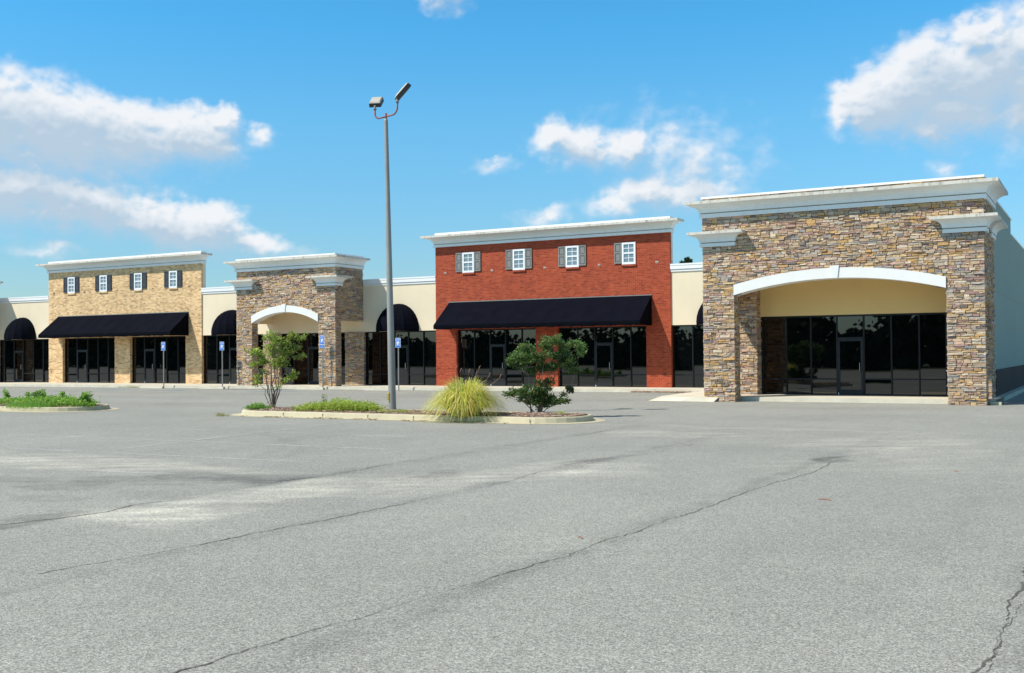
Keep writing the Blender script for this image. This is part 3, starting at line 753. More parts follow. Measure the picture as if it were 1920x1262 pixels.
crack([(-17.5,9.75),(-17.2,12),(-17.3,15),(-17.2,18)], .008, 5)

# ------------------------------------------------------------------ planted islands
def stadium(xa, xb, yc, r, n=14):
    pts = []
    for i in range(n+1): t = -math.pi/2+math.pi*i/n; pts.append((xb+r*math.cos(t), yc+r*math.sin(t)))
    for i in range(n+1): t = math.pi/2+math.pi*i/n; pts.append((xa+r*math.cos(t), yc+r*math.sin(t)))
    return pts
def ring(mb, A, B, za, zb, mat, mat2=None):
    n = len(A)
    for i in range(n):
        j = (i+1) % n; mb.face([(A[i][0],A[i][1],za),(A[j][0],A[j][1],za),(B[j][0],B[j][1],zb),(B[i][0],B[i][1],zb)], mat)
def island(label, xa, xb, yc, r, joints):
    t = thing('planting_island', label, 'traffic island', ((xa+xb)/2, yc, 0))
    k = MB()
    outer = stadium(xa, xb, yc, r); o2_ = stadium(xa, xb, yc, r-.03); inner = stadium(xa, xb, yc, r-.15); toe = stadium(xa, xb, yc, r+.30)
    # subdivide long sides for irregularity
    ring(k, outer, o2_, .012, .125, 'kerb'); ring(k, o2_, stadium(xa, xb, yc, r-.055), .125, .15, 'kerb'); ring(k, stadium(xa, xb, yc, r-.055), inner, .15, .15, 'kerb'); ring(k, inner, inner, .15, .02, 'kerb')
    for x in joints:
        k.box(x-.004, x+.004, yc-r-.0015, yc-r+.02, .012, .122, 'joint_and_shadow_line'); k.box(x-.004, x+.004, yc-r+.058, yc-r+.148, .12, .1515, 'joint_and_shadow_line')
    k.build('kerb', t)
    g = MB(); ring(g, toe, outer, .006, .014, 'kerb'); g.build('gutter', t)
    m = MB(); rr = random.Random(4); nX = int((xb-xa+2*r)/.25); nY = 10; pts = {}
    # mulch: gently mounded sheet
    def h(x, y): return .115+.05*max(0, 1-((y-yc)/(r-.15))**2)+.02*noise.noise(Vector((x*3, y*3, 1)))
    ncol = 60
    for i in range(ncol):
        x0_ = xa-r+.16+(xb-xa+2*r-.32)*i/ncol; x1_ = xa-r+.16+(xb-xa+2*r-.32)*(i+1)/ncol
        def hy(x):
            d = 0 if xa <= x <= xb else (x-xb if x > xb else xa-x)
            return math.sqrt(max(0, (r-.151)**2-d*d))
        a, b = hy(x0_), hy(x1_)
        for j in range(8):
            t0, t1 = -1+2*j/8, -1+2*(j+1)/8
            q = [(x0_, yc+a*t0), (x1_, yc+b*t0), (x1_, yc+b*t1), (x0_, yc+a*t1)]
            m.face([(x, y, h(x, y)) for x, y in q], 'soil')
    for _ in range(3800):
        x = rr.uniform(xa-r+.2, xb+r-.2); y = rr.uniform(yc-r+.17, yc+r-.17)
        d = 0 if xa <= x <= xb else (x-xb if x > xb else xa-x)
        if abs(y-yc) > math.sqrt(max(0, (r-.17)**2-d*d)): continue
        mt = Matrix.Translation((x, y, h(x, y)+.012)) @ Matrix.Rotation(rr.uniform(0, 6.28), 4, 'Z') @ Matrix.Rotation(rr.uniform(-.5, .5), 4, 'X')
        c = rr.choice(((.40,.28,.20), (.30,.20,.15), (.55,.43,.33), (.20,.13,.10), (.48,.31,.22)))
        m.obox(mt, rr.uniform(.04, .11), rr.uniform(.015, .035), .008, 'chips', c)
    tag(m.build('mulch', t), kind='stuff')
    return t
island('long kerbed planting island in the middle holding the lamp post and the tall grass', -21.35, -12.6, 24.4, 1.2, [-20.3, -18.9, -17.37, -15.9, -14.3, -12.46])
island('kerbed planting island at the left edge overgrown with weeds', -44, -29.9, 23.7, 1.3, [-37, -34, -31.6])

# ------------------------------------------------------------------ plants
LAT = Vector((.873, .487, 0)); DEP = Vector((-.487, .873, 0))
def leaf(mb, p, d, L, w, col, r):
    d = d.normalized(); s_ = d.cross(Vector((r.uniform(-1,1), r.uniform(-1,1), r.uniform(-1,1)))).normalized()*w/2
    mid = p+d*L*.5+Vector((0,0,-L*.06)); mb.face([p, mid+s_, p+d*L, mid-s_], 'leaf', col)
def vary(c, r, k=.22):
    f = r.uniform(1-k, 1+k); return (min(.9, c[0]*f*r.uniform(.9, 1.12)), min(.9, c[1]*f), min(.9, c[2]*f*r.uniform(.85, 1.15)))
def curve(a, b, r, n=5, wob=.06, sag=0):
    pts = []
    for i in range(n+1):
        t = i/n; p = a.lerp(b, t)+Vector((r.uniform(-wob, wob), r.uniform(-wob, wob), r.uniform(-wob, wob)*.4))*(math.sin(math.pi*t))
        p.z += sag*math.sin(math.pi*t); pts.append(p)
    return pts
def shrub_tree(name, label, base, stems, blobs, cols, dens, seed, Lf=.055, cat='tree', group=None):
    """stems: list of (lateral, height, depth) tips with path from base; blobs: (lat,h,rx,rz,weight,tone)"""
    r = random.Random(seed); t = thing(name, label, cat, base, group); B = Vector(base); tr = MB(); cr = MB(); tips = []
    for (l0, l, hgt, dp, rad) in stems:
        a = B+LAT*l0+DEP*r.uniform(-.05, .05)+Vector((0,0,-.03)); b = B+LAT*l+DEP*dp+Vector((0,0,hgt))
        c = curve(a, b, r, 7, .05, .04); tr.tube(c, [rad*(1-.65*i/7) for i in range(8)], 'bark', 6); tips.append(c)
    for (l, h_, rx, rz, wt, tone) in blobs:
        cen = B+LAT*l+Vector((0,0,h_))+DEP*r.uniform(-.3, .3)*rx*1.5
        # branch from nearest stem point lower than centre
        best = None
        for c in tips:
            for p in c[3:]:
                d = (p-cen).length+max(0, p.z-cen.z)*2.5
                if best is None or d < best[0]: best = (d, p)
        tr.tube(curve(best[1].copy(), cen, r, 4, .04, -.02), [.012, .010, .008, .006, .004], 'bark', 5)
        ntw = max(3, int(9*rx/.3))
        for _ in range(ntw):
            th = r.uniform(0, 6.283); q = r.random()**.5
            e_ = cen+LAT*math.cos(th)*rx*q+DEP*math.sin(th)*rx*q*.9+Vector((0,0,r.uniform(-.8, 1.0)*rz))
            tw = curve(cen, e_, r, 3, .03, .02); tr.tube(tw, [.005, .004, .003, .002], 'bark', 4)
            for k in range(int(dens*wt)):
                u = r.random()**.7; p = tw[0].lerp(tw[-1], u)+Vector((r.gauss(0, .05), r.gauss(0, .05), r.gauss(0, .035)))
                d = (e_-cen).normalized()*.6+Vector((r.uniform(-1,1), r.uniform(-1,1), r.uniform(-.5, .9)))
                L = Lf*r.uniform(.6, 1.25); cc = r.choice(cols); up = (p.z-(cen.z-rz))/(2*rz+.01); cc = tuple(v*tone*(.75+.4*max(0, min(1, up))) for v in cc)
                leaf(cr, p, d, L, L*.5, vary(cc, r), r)
    tr.build('trunk', t); cr.build('crown', t); return t
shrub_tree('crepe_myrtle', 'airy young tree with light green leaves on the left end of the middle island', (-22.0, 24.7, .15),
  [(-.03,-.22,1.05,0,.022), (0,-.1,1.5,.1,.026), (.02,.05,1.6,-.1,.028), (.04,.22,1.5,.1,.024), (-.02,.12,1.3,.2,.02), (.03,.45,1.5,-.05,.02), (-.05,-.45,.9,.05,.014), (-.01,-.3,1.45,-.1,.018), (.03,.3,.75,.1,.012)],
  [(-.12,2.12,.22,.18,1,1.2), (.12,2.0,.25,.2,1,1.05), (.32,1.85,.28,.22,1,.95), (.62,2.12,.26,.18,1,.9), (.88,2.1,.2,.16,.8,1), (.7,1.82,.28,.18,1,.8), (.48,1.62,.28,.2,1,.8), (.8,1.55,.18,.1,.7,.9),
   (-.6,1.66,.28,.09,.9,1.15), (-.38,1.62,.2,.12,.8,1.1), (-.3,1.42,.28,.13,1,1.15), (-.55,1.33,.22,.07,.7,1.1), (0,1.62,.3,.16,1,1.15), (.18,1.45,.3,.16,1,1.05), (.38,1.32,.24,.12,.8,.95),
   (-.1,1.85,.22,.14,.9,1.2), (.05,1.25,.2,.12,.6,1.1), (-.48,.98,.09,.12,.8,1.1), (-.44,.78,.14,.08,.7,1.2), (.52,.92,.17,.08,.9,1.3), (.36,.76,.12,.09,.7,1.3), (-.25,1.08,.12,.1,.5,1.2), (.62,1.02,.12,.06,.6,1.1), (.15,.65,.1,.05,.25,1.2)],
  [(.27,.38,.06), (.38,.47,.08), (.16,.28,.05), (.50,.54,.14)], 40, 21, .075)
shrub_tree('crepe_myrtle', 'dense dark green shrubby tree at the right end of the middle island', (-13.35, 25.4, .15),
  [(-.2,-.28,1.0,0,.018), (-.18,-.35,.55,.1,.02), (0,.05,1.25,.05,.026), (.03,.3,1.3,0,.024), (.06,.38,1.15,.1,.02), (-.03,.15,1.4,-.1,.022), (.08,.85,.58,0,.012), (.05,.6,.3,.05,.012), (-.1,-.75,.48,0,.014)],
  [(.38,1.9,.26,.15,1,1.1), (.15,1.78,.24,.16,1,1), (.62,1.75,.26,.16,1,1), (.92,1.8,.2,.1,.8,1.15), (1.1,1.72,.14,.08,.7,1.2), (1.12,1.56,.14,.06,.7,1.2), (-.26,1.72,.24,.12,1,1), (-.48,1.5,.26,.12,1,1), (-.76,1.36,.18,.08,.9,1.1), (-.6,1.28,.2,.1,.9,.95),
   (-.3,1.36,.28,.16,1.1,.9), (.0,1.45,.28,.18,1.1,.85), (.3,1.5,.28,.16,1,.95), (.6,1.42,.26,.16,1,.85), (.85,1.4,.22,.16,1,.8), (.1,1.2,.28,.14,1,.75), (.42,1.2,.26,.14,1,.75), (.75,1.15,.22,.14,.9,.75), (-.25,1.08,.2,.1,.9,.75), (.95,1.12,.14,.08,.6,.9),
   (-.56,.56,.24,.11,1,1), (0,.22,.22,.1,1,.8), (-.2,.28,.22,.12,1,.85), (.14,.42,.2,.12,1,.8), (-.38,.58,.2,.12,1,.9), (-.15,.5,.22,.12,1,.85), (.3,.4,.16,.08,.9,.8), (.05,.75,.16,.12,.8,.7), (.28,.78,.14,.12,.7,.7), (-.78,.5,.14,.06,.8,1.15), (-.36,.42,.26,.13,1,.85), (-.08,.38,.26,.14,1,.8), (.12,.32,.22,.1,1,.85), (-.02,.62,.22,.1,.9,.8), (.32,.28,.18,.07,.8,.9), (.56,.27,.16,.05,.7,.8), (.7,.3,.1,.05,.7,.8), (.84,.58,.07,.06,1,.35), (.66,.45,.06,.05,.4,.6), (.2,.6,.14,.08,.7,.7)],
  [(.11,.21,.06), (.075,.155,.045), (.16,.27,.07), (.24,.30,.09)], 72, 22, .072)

def grass_clump(label, base, rx, h, n, seed):
    r = random.Random(seed); t = thing('ornamental_grass', label, 'ornamental grass', base); B = Vector(base); mb = MB()
    for i in range(n):
        th = r.uniform(0, 6.283); rad = r.random()**.5*.3; dirv = Vector((math.cos(th), math.sin(th), 0)); p = B+dirv*rad*1.2
        reach = rx*(r.uniform(.04, 1.0)**.7); H = h*r.uniform(.55, 1.08)*(1-.45*(reach/rx)**2); drop = r.uniform(.35, 1.3)*(reach/rx)
        side = dirv.cross(Vector((0,0,1)))*r.uniform(.008, .019)
        tone = r.random(); c = ((.86,.80,.16) if tone < .45 else (.52,.62,.11) if tone < .72 else (.88,.78,.34) if tone < .93 else (.40,.22,.08)); c = vary(c, r, .18)
        prev = None; tw = r.uniform(-.25, .25)
        for k in range(7):
            u = k/6; zz = H*(1-(1-u)**1.9) - H*drop*u**3.2*.95; dd = Vector((math.cos(th+tw*u), math.sin(th+tw*u), 0))
            q = p+dd*reach*u**1.35+Vector((0,0,max(-.1, zz))); w_ = side*(1-u*.92)
            if prev: mb.face([prev[0]-prev[1], prev[0]+prev[1], q+w_, q-w_], 'leaf', c)
            prev = (q, w_)
    mb.build('blades', t); s_ = MB()
    for (l, hh) in ((-.22, 1.22), (.1, 1.12), (.36, 1.2), (.28, 1.05), (.62, 1.02), (.9, .98), (-.12, 1.14)):
        p = B+Vector((0,0,.1)); q = B+LAT*l+Vector((0,0,hh)); s_.tube(curve(p, q, r, 5, .03, .08), [.004]*5+[.003], 'chips', 4, (.35,.22,.15))
        s_.tube([q, q+LAT*.02+Vector((0,0,.07)), q+LAT*.05+Vector((0,0,.10))], [.006, .010, .003], 'chips', 5, (.36,.18,.15))
    s_.build('seed_stalk', t); return t
grass_clump('big yellow green clump of ornamental grass spilling over the kerb', (-14.48, 23.48, .12), 1.0, 1.10, 3000, 5)

# weeds
def weed_patch(name, label, pts, n, hfun, cols, seed, Lf=.06, cat='weeds', kind=None, blades=False, z0=.13):
    r = random.Random(seed); mb = MB()
    for _ in range(n):
        i = r.randrange(len(pts)-1); a, b = pts[i], pts[i+1]; u = r.random()
        x = a[0]+(b[0]-a[0])*u; y = a[1]+(b[1]-a[1])*u; sp = a[2]+(b[2]-a[2])*u; hh = a[3]+(b[3]-a[3])*u
        x += r.gauss(0, sp*.35); y += r.gauss(0, sp*.4)
        top = hh*r.uniform(.45, 1.1)*(.7+.6*abs(noise.noise(Vector((x*3, y*3, seed))))); zz0 = z0
        if blades:
            d = Vector((r.uniform(-.5,.5), r.uniform(-.5,.5), 1)); L = top; p = Vector((x, y, zz0-.02)); s_ = Vector((r.uniform(-1,1), r.uniform(-1,1), 0)).normalized()*.004
            q = p+d*L*.6; e_ = q+Vector((d.x*L*.6, d.y*L*.6, L*.25)); c = vary(r.choice(cols), r)
            mb.face([p-s_, p+s_, q+s_*.8, q-s_*.8], 'leaf', c); mb.face([q-s_*.8, q+s_*.8, e_], 'leaf', c)
        else:
            p = Vector((x, y, zz0)); q = p+Vector((r.uniform(-.06,.06), r.uniform(-.06,.06), top))
            s_ = Vector((.0018, 0, 0)); mb.face([p-s_, p+s_, q+s_, q-s_], 'leaf', vary(cols[0], r))
            for k in range(7):
                u2 = .25+.75*k/6; w = p.lerp(q, u2); d = Vector((r.uniform(-1,1), r.uniform(-1,1), r.uniform(-.3,.5))); L = Lf*r.uniform(.6, 1.2)
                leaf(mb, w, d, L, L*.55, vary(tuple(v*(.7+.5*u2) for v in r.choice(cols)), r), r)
    t = mb.build(name); return tag(t, label, cat, None, kind)
LG = [(.42,.52,.08), (.30,.44,.07), (.54,.60,.14)]
weed_patch('ground_cover', 'bright yellow green ground cover between the young tree and the lamp post', [(-20.2,23.9,.4,.22), (-19.6,24.1,.5,.30), (-19.0,24.2,.5,.38), (-18.4,24.2,.5,.34), (-17.95,24.3,.35,.2)], 1500, None, LG, 31, .055, 'ground cover', 'stuff')
weed_patch('weed', 'low bright weeds beside the kerb at the left tip of the middle island', [(-22.35,24.05,.12,.12), (-22.0,24.0,.3,.24), (-21.6,24.0,.2,.12)], 260, None, [(.18,.36,.06),(.26,.42,.07)], 32, .05)
weed_patch('weed', 'thin yellowish weeds just right of the lamp post base', [(-17.5,24.0,.25,.07), (-17.0,24.1,.3,.10), (-16.4,24.1,.2,.04)], 220, None, LG, 33, .04)
weed_patch('weed', 'tiny weeds near the right tip of the middle island', [(-12.45,24.85,.12,.08), (-12.3,24.75,.12,.08)], 90, None, LG, 36, .04)
weed_patch('weed', 'tall dark weed sprig rising from the ground cover', [(-19.75,24.3,.11,.58), (-19.70,24.3,.11,.58)], 22, None, [(.12,.22,.05)], 35, .05)
weed_patch('dry_grass', 'dry grass tuft in the gutter off the left end of the middle island', [(-22.45,22.9,.2,.24), (-22.1,22.8,.25,.16)], 160, None, [(.5,.44,.2),(.36,.38,.12)], 34, blades=True, z0=0)
DG = [(.27,.46,.07), (.38,.56,.10), (.16,.33,.05)]
weed_patch('ground_cover', 'bright green low weeds spreading over the left planting island', [(-36,24.0,.7,.18), (-33.6,24.0,.7,.20), (-32.2,23.9,.8,.25), (-31.0,23.6,.9,.36), (-29.6,23.6,.8,.34), (-28.9,23.6,.4,.16)], 3600, None, DG, 41, .07, 'weeds', 'stuff')
weed_patch('ground_cover', 'fine grassy weeds hanging over the kerb at the right end of the left island', [(-31.2,22.6,.35,.26), (-30.3,22.6,.5,.34), (-29.6,22.8,.4,.28)], 1500, None, [(.2,.42,.06),(.3,.5,.1)], 42, .03, 'weeds', 'stuff', blades=True)
def tall_weed(label, base, h, spread, n, seed):
    r = random.Random(seed); t = thing('broadleaf_weed', label, 'weed', base, None); B = Vector(base); st = MB(); lf = MB()
    for s_ in range(n):
        b = B+Vector((r.gauss(0, spread*.4), r.gauss(0, spread*.4), h*r.uniform(.75, 1.05))); c = curve(B+Vector((r.uniform(-.05,.05),0,0)), b, r, 5, .03); st.tube(c, [.007]*3+[.004]*3, 'leaf', 5, (.18,.30,.08))
        for k in range(9):
            u = .3+.7*k/8; i = min(4, int(u*5)); p = c[i].lerp(c[i+1], u*5-i)
            for q in range(5):
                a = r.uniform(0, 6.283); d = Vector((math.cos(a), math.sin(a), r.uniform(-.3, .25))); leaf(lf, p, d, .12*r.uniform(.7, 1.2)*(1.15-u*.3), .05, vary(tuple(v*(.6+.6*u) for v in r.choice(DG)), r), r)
    st.build('stem', t); lf.build('leaf', t); return t
tall_weed('tall leafy weed, leftmost on the left island', (-33.6, 24.1, .13), .52, .12, 3, 51)
tall_weed('upright leafy weed, second from the left edge on the left island', (-32.2, 23.9, .13), .44, .12, 3, 52)
tall_weed('widest bushy leafy weed in the middle of the left island', (-31.35, 23.8, .13), .50, .34, 9, 53)
tall_weed('slim leafy weed right of the bushiest one on the left island', (-30.45, 23.9, .13), .46, .14, 3, 54)
tall_weed('leafy weed at the rounded right end of the left island', (-29.05, 23.6, .13), .48, .26, 7, 55)
weed_patch('dry_grass', 'yellowish grass tuft at the pavement edge before the tan brick store', [(-49.4,42.55,.15,.14), (-48.5,42.6,.3,.26), (-47.8,42.6,.15,.12)], 260, None, [(.42,.42,.12),(.30,.36,.08)], 44, blades=True, z0=0)
weed_patch('dry_grass', 'small dry tuft in the gutter of the left island', [(-31.6,22.2,.15,.12), (-31.2,22.2,.15,.10)], 60, None, [(.5,.42,.18)], 45, blades=True, z0=0)

# brown leaf litter along the pavement near the red store
r = random.Random(9); lb = MB()
for _ in range(700):
    x = r.uniform(-18.3, -13.9); y = kerb_y(x)-.05-abs(r.gauss(0, .18)) if x < -16 else 43.9-abs(r.gauss(0, .3))+.15*(x+16)
    mt = Matrix.Translation((x, y, .02+r.random()*.03)) @ Matrix.Rotation(r.uniform(0, 6.28), 4, 'Z') @ Matrix.Rotation(r.uniform(-.6, .6), 4, 'X'); lb.obox(mt, .07, .03, .006, 'chips', r.choice(((.38,.16,.08), (.28,.13,.07), (.45,.25,.14))))
tag(lb.build('leaf_litter'), 'band of brown leaf litter against the pavement edge before the red brick store', 'leaf litter', kind='stuff')
r = random.Random(10); lb = MB()
for _ in range(420):
    x = r.uniform(-21.6, -12.2); y = 22.9+abs(r.gauss(0, .12)) ; 
    if noise.noise(Vector((x*1.3, 4, 4))) < .0: continue
    mt = Matrix.Translation((x, y, .022)) @ Matrix.Rotation(r.uniform(0, 6.28), 4, 'Z'); lb.obox(mt, r.uniform(.03,.08), .018, .008, 'chips', r.choice(((.34,.22,.12), (.24,.16,.09), (.5,.38,.2), (.3,.34,.1))))
tag(lb.build('leaf_litter'), 'scattered dry leaves and twigs along the gutter of the middle island', 'leaf litter', kind='stuff')
for i, (x, y, L, lab) in enumerate(((-2.88, 12.49, .17, 'thin red brown twig lying on the open asphalt, the largest of three'), (-1.92, 16.2, .07, 'tiny red brown leaf on the asphalt, farthest right'), (-4.29, 8.96, .06, 'tiny reddish leaf on the asphalt beside the long crack'))):
    mb = MB(); mb.tube([(x-L/2, y, .008), (x-L*.1, y+.02, .014), (x+L*.3, y+.0, .010), (x+L/2, y-.03, .008)], [.003, .006, .005, .002], 'litter', 5); tag(mb.build('twig' if i == 0 else 'dry_leaf'), lab, 'twig' if i == 0 else 'leaf')

# ------------------------------------------------------------------ lamp post
lp = thing('street_lamp', 'tall grey lamp post with rusty bracket and two floodlights on the middle island', 'street lamp', (-17.62, 24.7, .13))
mb = MB(); P0 = Vector((-17.62, 24.7, .1)); P1 = Vector((-17.78, 24.7, 8.33))
mb.tube([P0.lerp(P1, i/10) for i in range(11)], [.108-.0052*i for i in range(11)], 'steel', 20); mb.tube([P1, P1+Vector((0,0,.05))], [.056, .04], 'steel', 14)
mb.build('pole', lp, smooth=False)
mb = MB(); mb.box(-17.70, -17.645, 24.575, 24.597, .42, .66, 'yellow')
mb.build('number_plate', lp); nb = [o for o in COL.objects if o.name == 'number_plate'][0]
k_ = MB()
for z in (.60, .54, .48): k_.box(-17.69, -17.66, 24.570, 24.5745, z-.014, z+.012, 'black')
k_.build('plate_marks', nb)
C0 = Vector((-17.78, 24.7, 8.44)); DX = Vector((.97, .0, .09)).normalized()
mb = MB(); mb.tube([P1+Vector((0,0,.03)), C0+Vector((0,0,.10))], .032, 'rust', 10)
arc = []
for i in range(9): t = i/8*math.pi/2; arc.append(C0-DX*(.22+.16*math.sin(t))+Vector((0,0,.16*(1-math.cos(t)))))
arc.append(arc[-1]+Vector((0,0,.12)))
mb.tube([C0]+arc, .022, 'rust', 8)
arc2 = []
for i in range(9): t = i/8*math.pi/2; arc2.append(C0+DX*(.22+.18*math.sin(t))+Vector((0,0,.20*(1-math.cos(t)))))
arc2.append(arc2[-1]+Vector((0,0,.12)))
mb.tube([C0]+arc2, .022, 'rust', 8); mb.build('bracket', lp, smooth=True)
def flood(top, rot, nm, a=.17, b=.20, c=.075):
    h = MB(); mt = Matrix.Translation(top) @ rot
    # body: tapered box, lens at the bottom, light back
    v = [mt @ Vector(p) for p in ((-a,-b,-c),(a,-b,-c),(a,b,-c),(-a,b,-c),(-a*.96,-b*.96,c*.6),(a*.96,-b*.96,c*.6),(a*.96,b*.96,c*.6),(-a*.96,b*.96,c*.6),(-a*.8,-b*.8,c),(a*.8,-b*.8,c),(a*.8,b*.8,c),(-a*.8,b*.8,c))]
    h.mesh(v, [(0,3,2,1)], 'lamp_dark'); h.mesh(v, [(0,1,5,4),(1,2,6,5),(2,3,7,6),(3,0,4,7)], 'lamp_dark'); h.mesh(v, [(8,9,10,11),(4,5,9,8),(5,6,10,9),(6,7,11,10),(7,4,8,11)], 'lamp_top')
    o = h.build('floodlight', lp)
    l = MB(); l.face([mt @ Vector(p) for p in ((-a*.85,-b*.85,-c-.004),(-a*.85,b*.85,-c-.004),(a*.85,b*.85,-c-.004),(a*.85,-b*.85,-c-.004))], 'lens'); l.build('lens', o)
    return o, mt
jl = arc[-1]; jr = arc2[-1]
rotL = Matrix.Rotation(R(20), 4, 'Z') @ Matrix.Rotation(R(38), 4, 'X')
topL = jl+Vector((0, 0, .10))+(rotL @ Vector((0, .20, .04)))
fo, mt = flood(topL, rotL, 'l'); k_ = MB(); k_.tube([jl+Vector((0,0,-.02)), jl+Vector((0,0,.12))], .035, 'steel', 8); k_.tube([jl+Vector((0,0,.0)), jl+Vector((0,0,.012))], .05, 'lamp_dark', 8); k_.build('knuckle', fo)
rotR = Matrix.Rotation(R(42), 4, 'Z') @ Matrix.Rotation(R(-50), 4, 'Y') @ Matrix.Rotation(R(90), 4, 'Z')
topR = jr+Vector((0, 0, .10))+(rotR @ Vector((0, -.25, .02)))
fo, mt = flood(topR, rotR, 'r', .17, .27, .075); k_ = MB(); k_.tube([jr+Vector((0,0,-.02)), jr+Vector((0,0,.12))], .035, 'steel', 8); k_.tube([jr+Vector((0,0,.0)), jr+Vector((0,0,.012))], .05, 'lamp_dark', 8); k_.build('knuckle', fo)

# ------------------------------------------------------------------ accessible parking signs and wheel stops
def text_mesh(body, size, font_mat, name):
    cu = bpy.data.curves.new(name, 'FONT'); cu.body = body; cu.size = size; cu.align_x = 'CENTER'; cu.align_y = 'CENTER'; cu.fill_mode = 'FRONT'; cu.resolution_u = 2
    ob = bpy.data.objects.new(name, cu); COL.objects.link(ob); bpy.context.view_layer.update()
    me = bpy.data.meshes.new_from_object(ob); COL.objects.unlink(ob); bpy.data.objects.remove(ob)
    vs = [v.co.copy() for v in me.vertices]; fs = [tuple(p.vertices) for p in me.polygons]; bpy.data.meshes.remove(me); return vs, fs
TXT = {k: text_mesh(k, 1.0, None, 'txt') for k in ('RESERVED', 'PARKING', 'VAN', 'ACCESSIBLE')}
def put_text(mb, key, xc, y, zc, width, mat, hscale=None):
    vs, fs = TXT[key]; w = max(v.x for v in vs)-min(v.x for v in vs); s_ = width/w; hs = hscale or s_
    mb.mesh([(xc+v.x*s_, y, zc+v.y*hs) for v in vs], fs, mat)
def sign(label, x, y, zb, ztop, extra=False, group='accessible parking signs along the shops'):
    t = thing('parking_sign', label, 'parking sign', (x, y, .0), group)
    p = MB(); p.tube([(x, y+.03, 0), (x, y+.03, ztop-.02)], .030, 'steel', 8); p.build('post', t)
    zp = zb+(.0 if not extra else .18); w = .15; 
    s_ = MB(); s_.box(x-w, x+w, y-.006, y, zp, ztop, 'sign_white'); ln = s_.build('sign_panel', t)
    H = ztop-zp; b = MB(); yb_ = y-.009
    b.box(x-w+.014, x+w-.014, yb_, y-.0062, zp+.012, zp+H*.19, 'sign_blue'); b.box(x-w+.014, x+w-.014, yb_, y-.0062, zp+H*.22, zp+H*.80, 'sign_blue'); b.box(x-w+.014, x+w-.014, yb_, y-.0062, zp+H*.83, ztop-.012, 'sign_blue'); b.build('blue_field', ln)
    g = MB(); put_text(g, 'RESERVED', x, yb_-.002, zp+H*.90, .20, 'sign_white'); put_text(g, 'PARKING', x, yb_-.002, zp+H*.73, .20, 'sign_white')
    g.box(x-.075, x+.075, yb_-.002, yb_-.001, zp+H*.29, zp+H*.62, 'sign_white')
    q = yb_-.004; cz = zp+H*.42
    ringp = [(x+.008+.036*math.cos(a), cz-.012+.036*math.sin(a)) for a in [k*.5-1.9 for k in range(9)]]
    g.tube([(a, q, b_) for a, b_ in ringp], .006, 'sign_blue', 4); g.tube([(x-.012, q, cz+.055), (x-.010, q, cz+.005), (x+.022, q, cz+.003), (x+.036, q, cz-.036)], .007, 'sign_blue', 4)
    g.build('lettering', ln)
    if extra:
        e_ = MB(); e_.box(x-w, x+w, y-.006, y, zb, zb+.165, 'sign_white'); eo = e_.build('lower_plate', t)
        f_ = MB(); f_.box(x-w+.014, x+w-.014, yb_, y-.0062, zb+.014, zb+.15, 'sign_blue'); put_text(f_, 'VAN', x, yb_-.002, zb+.115, .09, 'sign_white'); put_text(f_, 'ACCESSIBLE', x, yb_-.002, zb+.05, .2, 'sign_white'); f_.build('lettering', eo)
    return t
sign('blue accessible parking sign before the right bay of the tan brick store', -45.55, 42.3, 2.07, 2.54)
sign('blue accessible parking sign just left of the small stone entrance', -41.49, 42.6, 2.05, 2.50)
sign('blue parking sign with second small plate, before the small stone entrance', -34.93, 42.9, 2.11, 2.73, True)
sign('blue accessible parking sign on a post just right of the lamp post', -30.12, 42.72, 2.08, 2.54)
ws = None
for i, (xr, y, lab) in enumerate(((-45.25, 42.02, 'concrete wheel stop below the leftmost parking sign'), (-40.95, 42.2, 'concrete wheel stop below the second parking sign from the left'),
                        (-34.55, 42.55, 'concrete wheel stop at the foot of the small stone entrance'), (-30.15, 42.45, 'concrete wheel stop below the rightmost parking sign'))):
    if ws is None:
        mb = MB(); L = 1.75; pr = [(-.085, 0), (-.06, .115), (.06, .115), (.085, 0)]
        vs = [(-L, a, b) for a, b in pr]+[(-L+.04, a*.8, b*.95+.0) for a, b in pr]+[(-.04, a*.8, b*.95) for a, b in pr]+[(0, a, b) for a, b in pr]
        fs = [(0,1,2,3)]
        vs = [(-L, a, b) for a, b in pr]+[(0, a, b) for a, b in pr]
        fs = [(0,1,2,3), (7,6,5,4), (0,4,5,1), (1,5,6,2), (2,6,7,3)]
        mb.mesh(vs, fs, 'kerb_grey'); ws = mb.build('wheel_stop', bevel=.012); o = ws
    else: o = ws.copy(); COL.objects.link(o)
    o.location = (xr, y, .002); tag(o, lab, 'wheel stop', 'concrete wheel stops along the pavement')

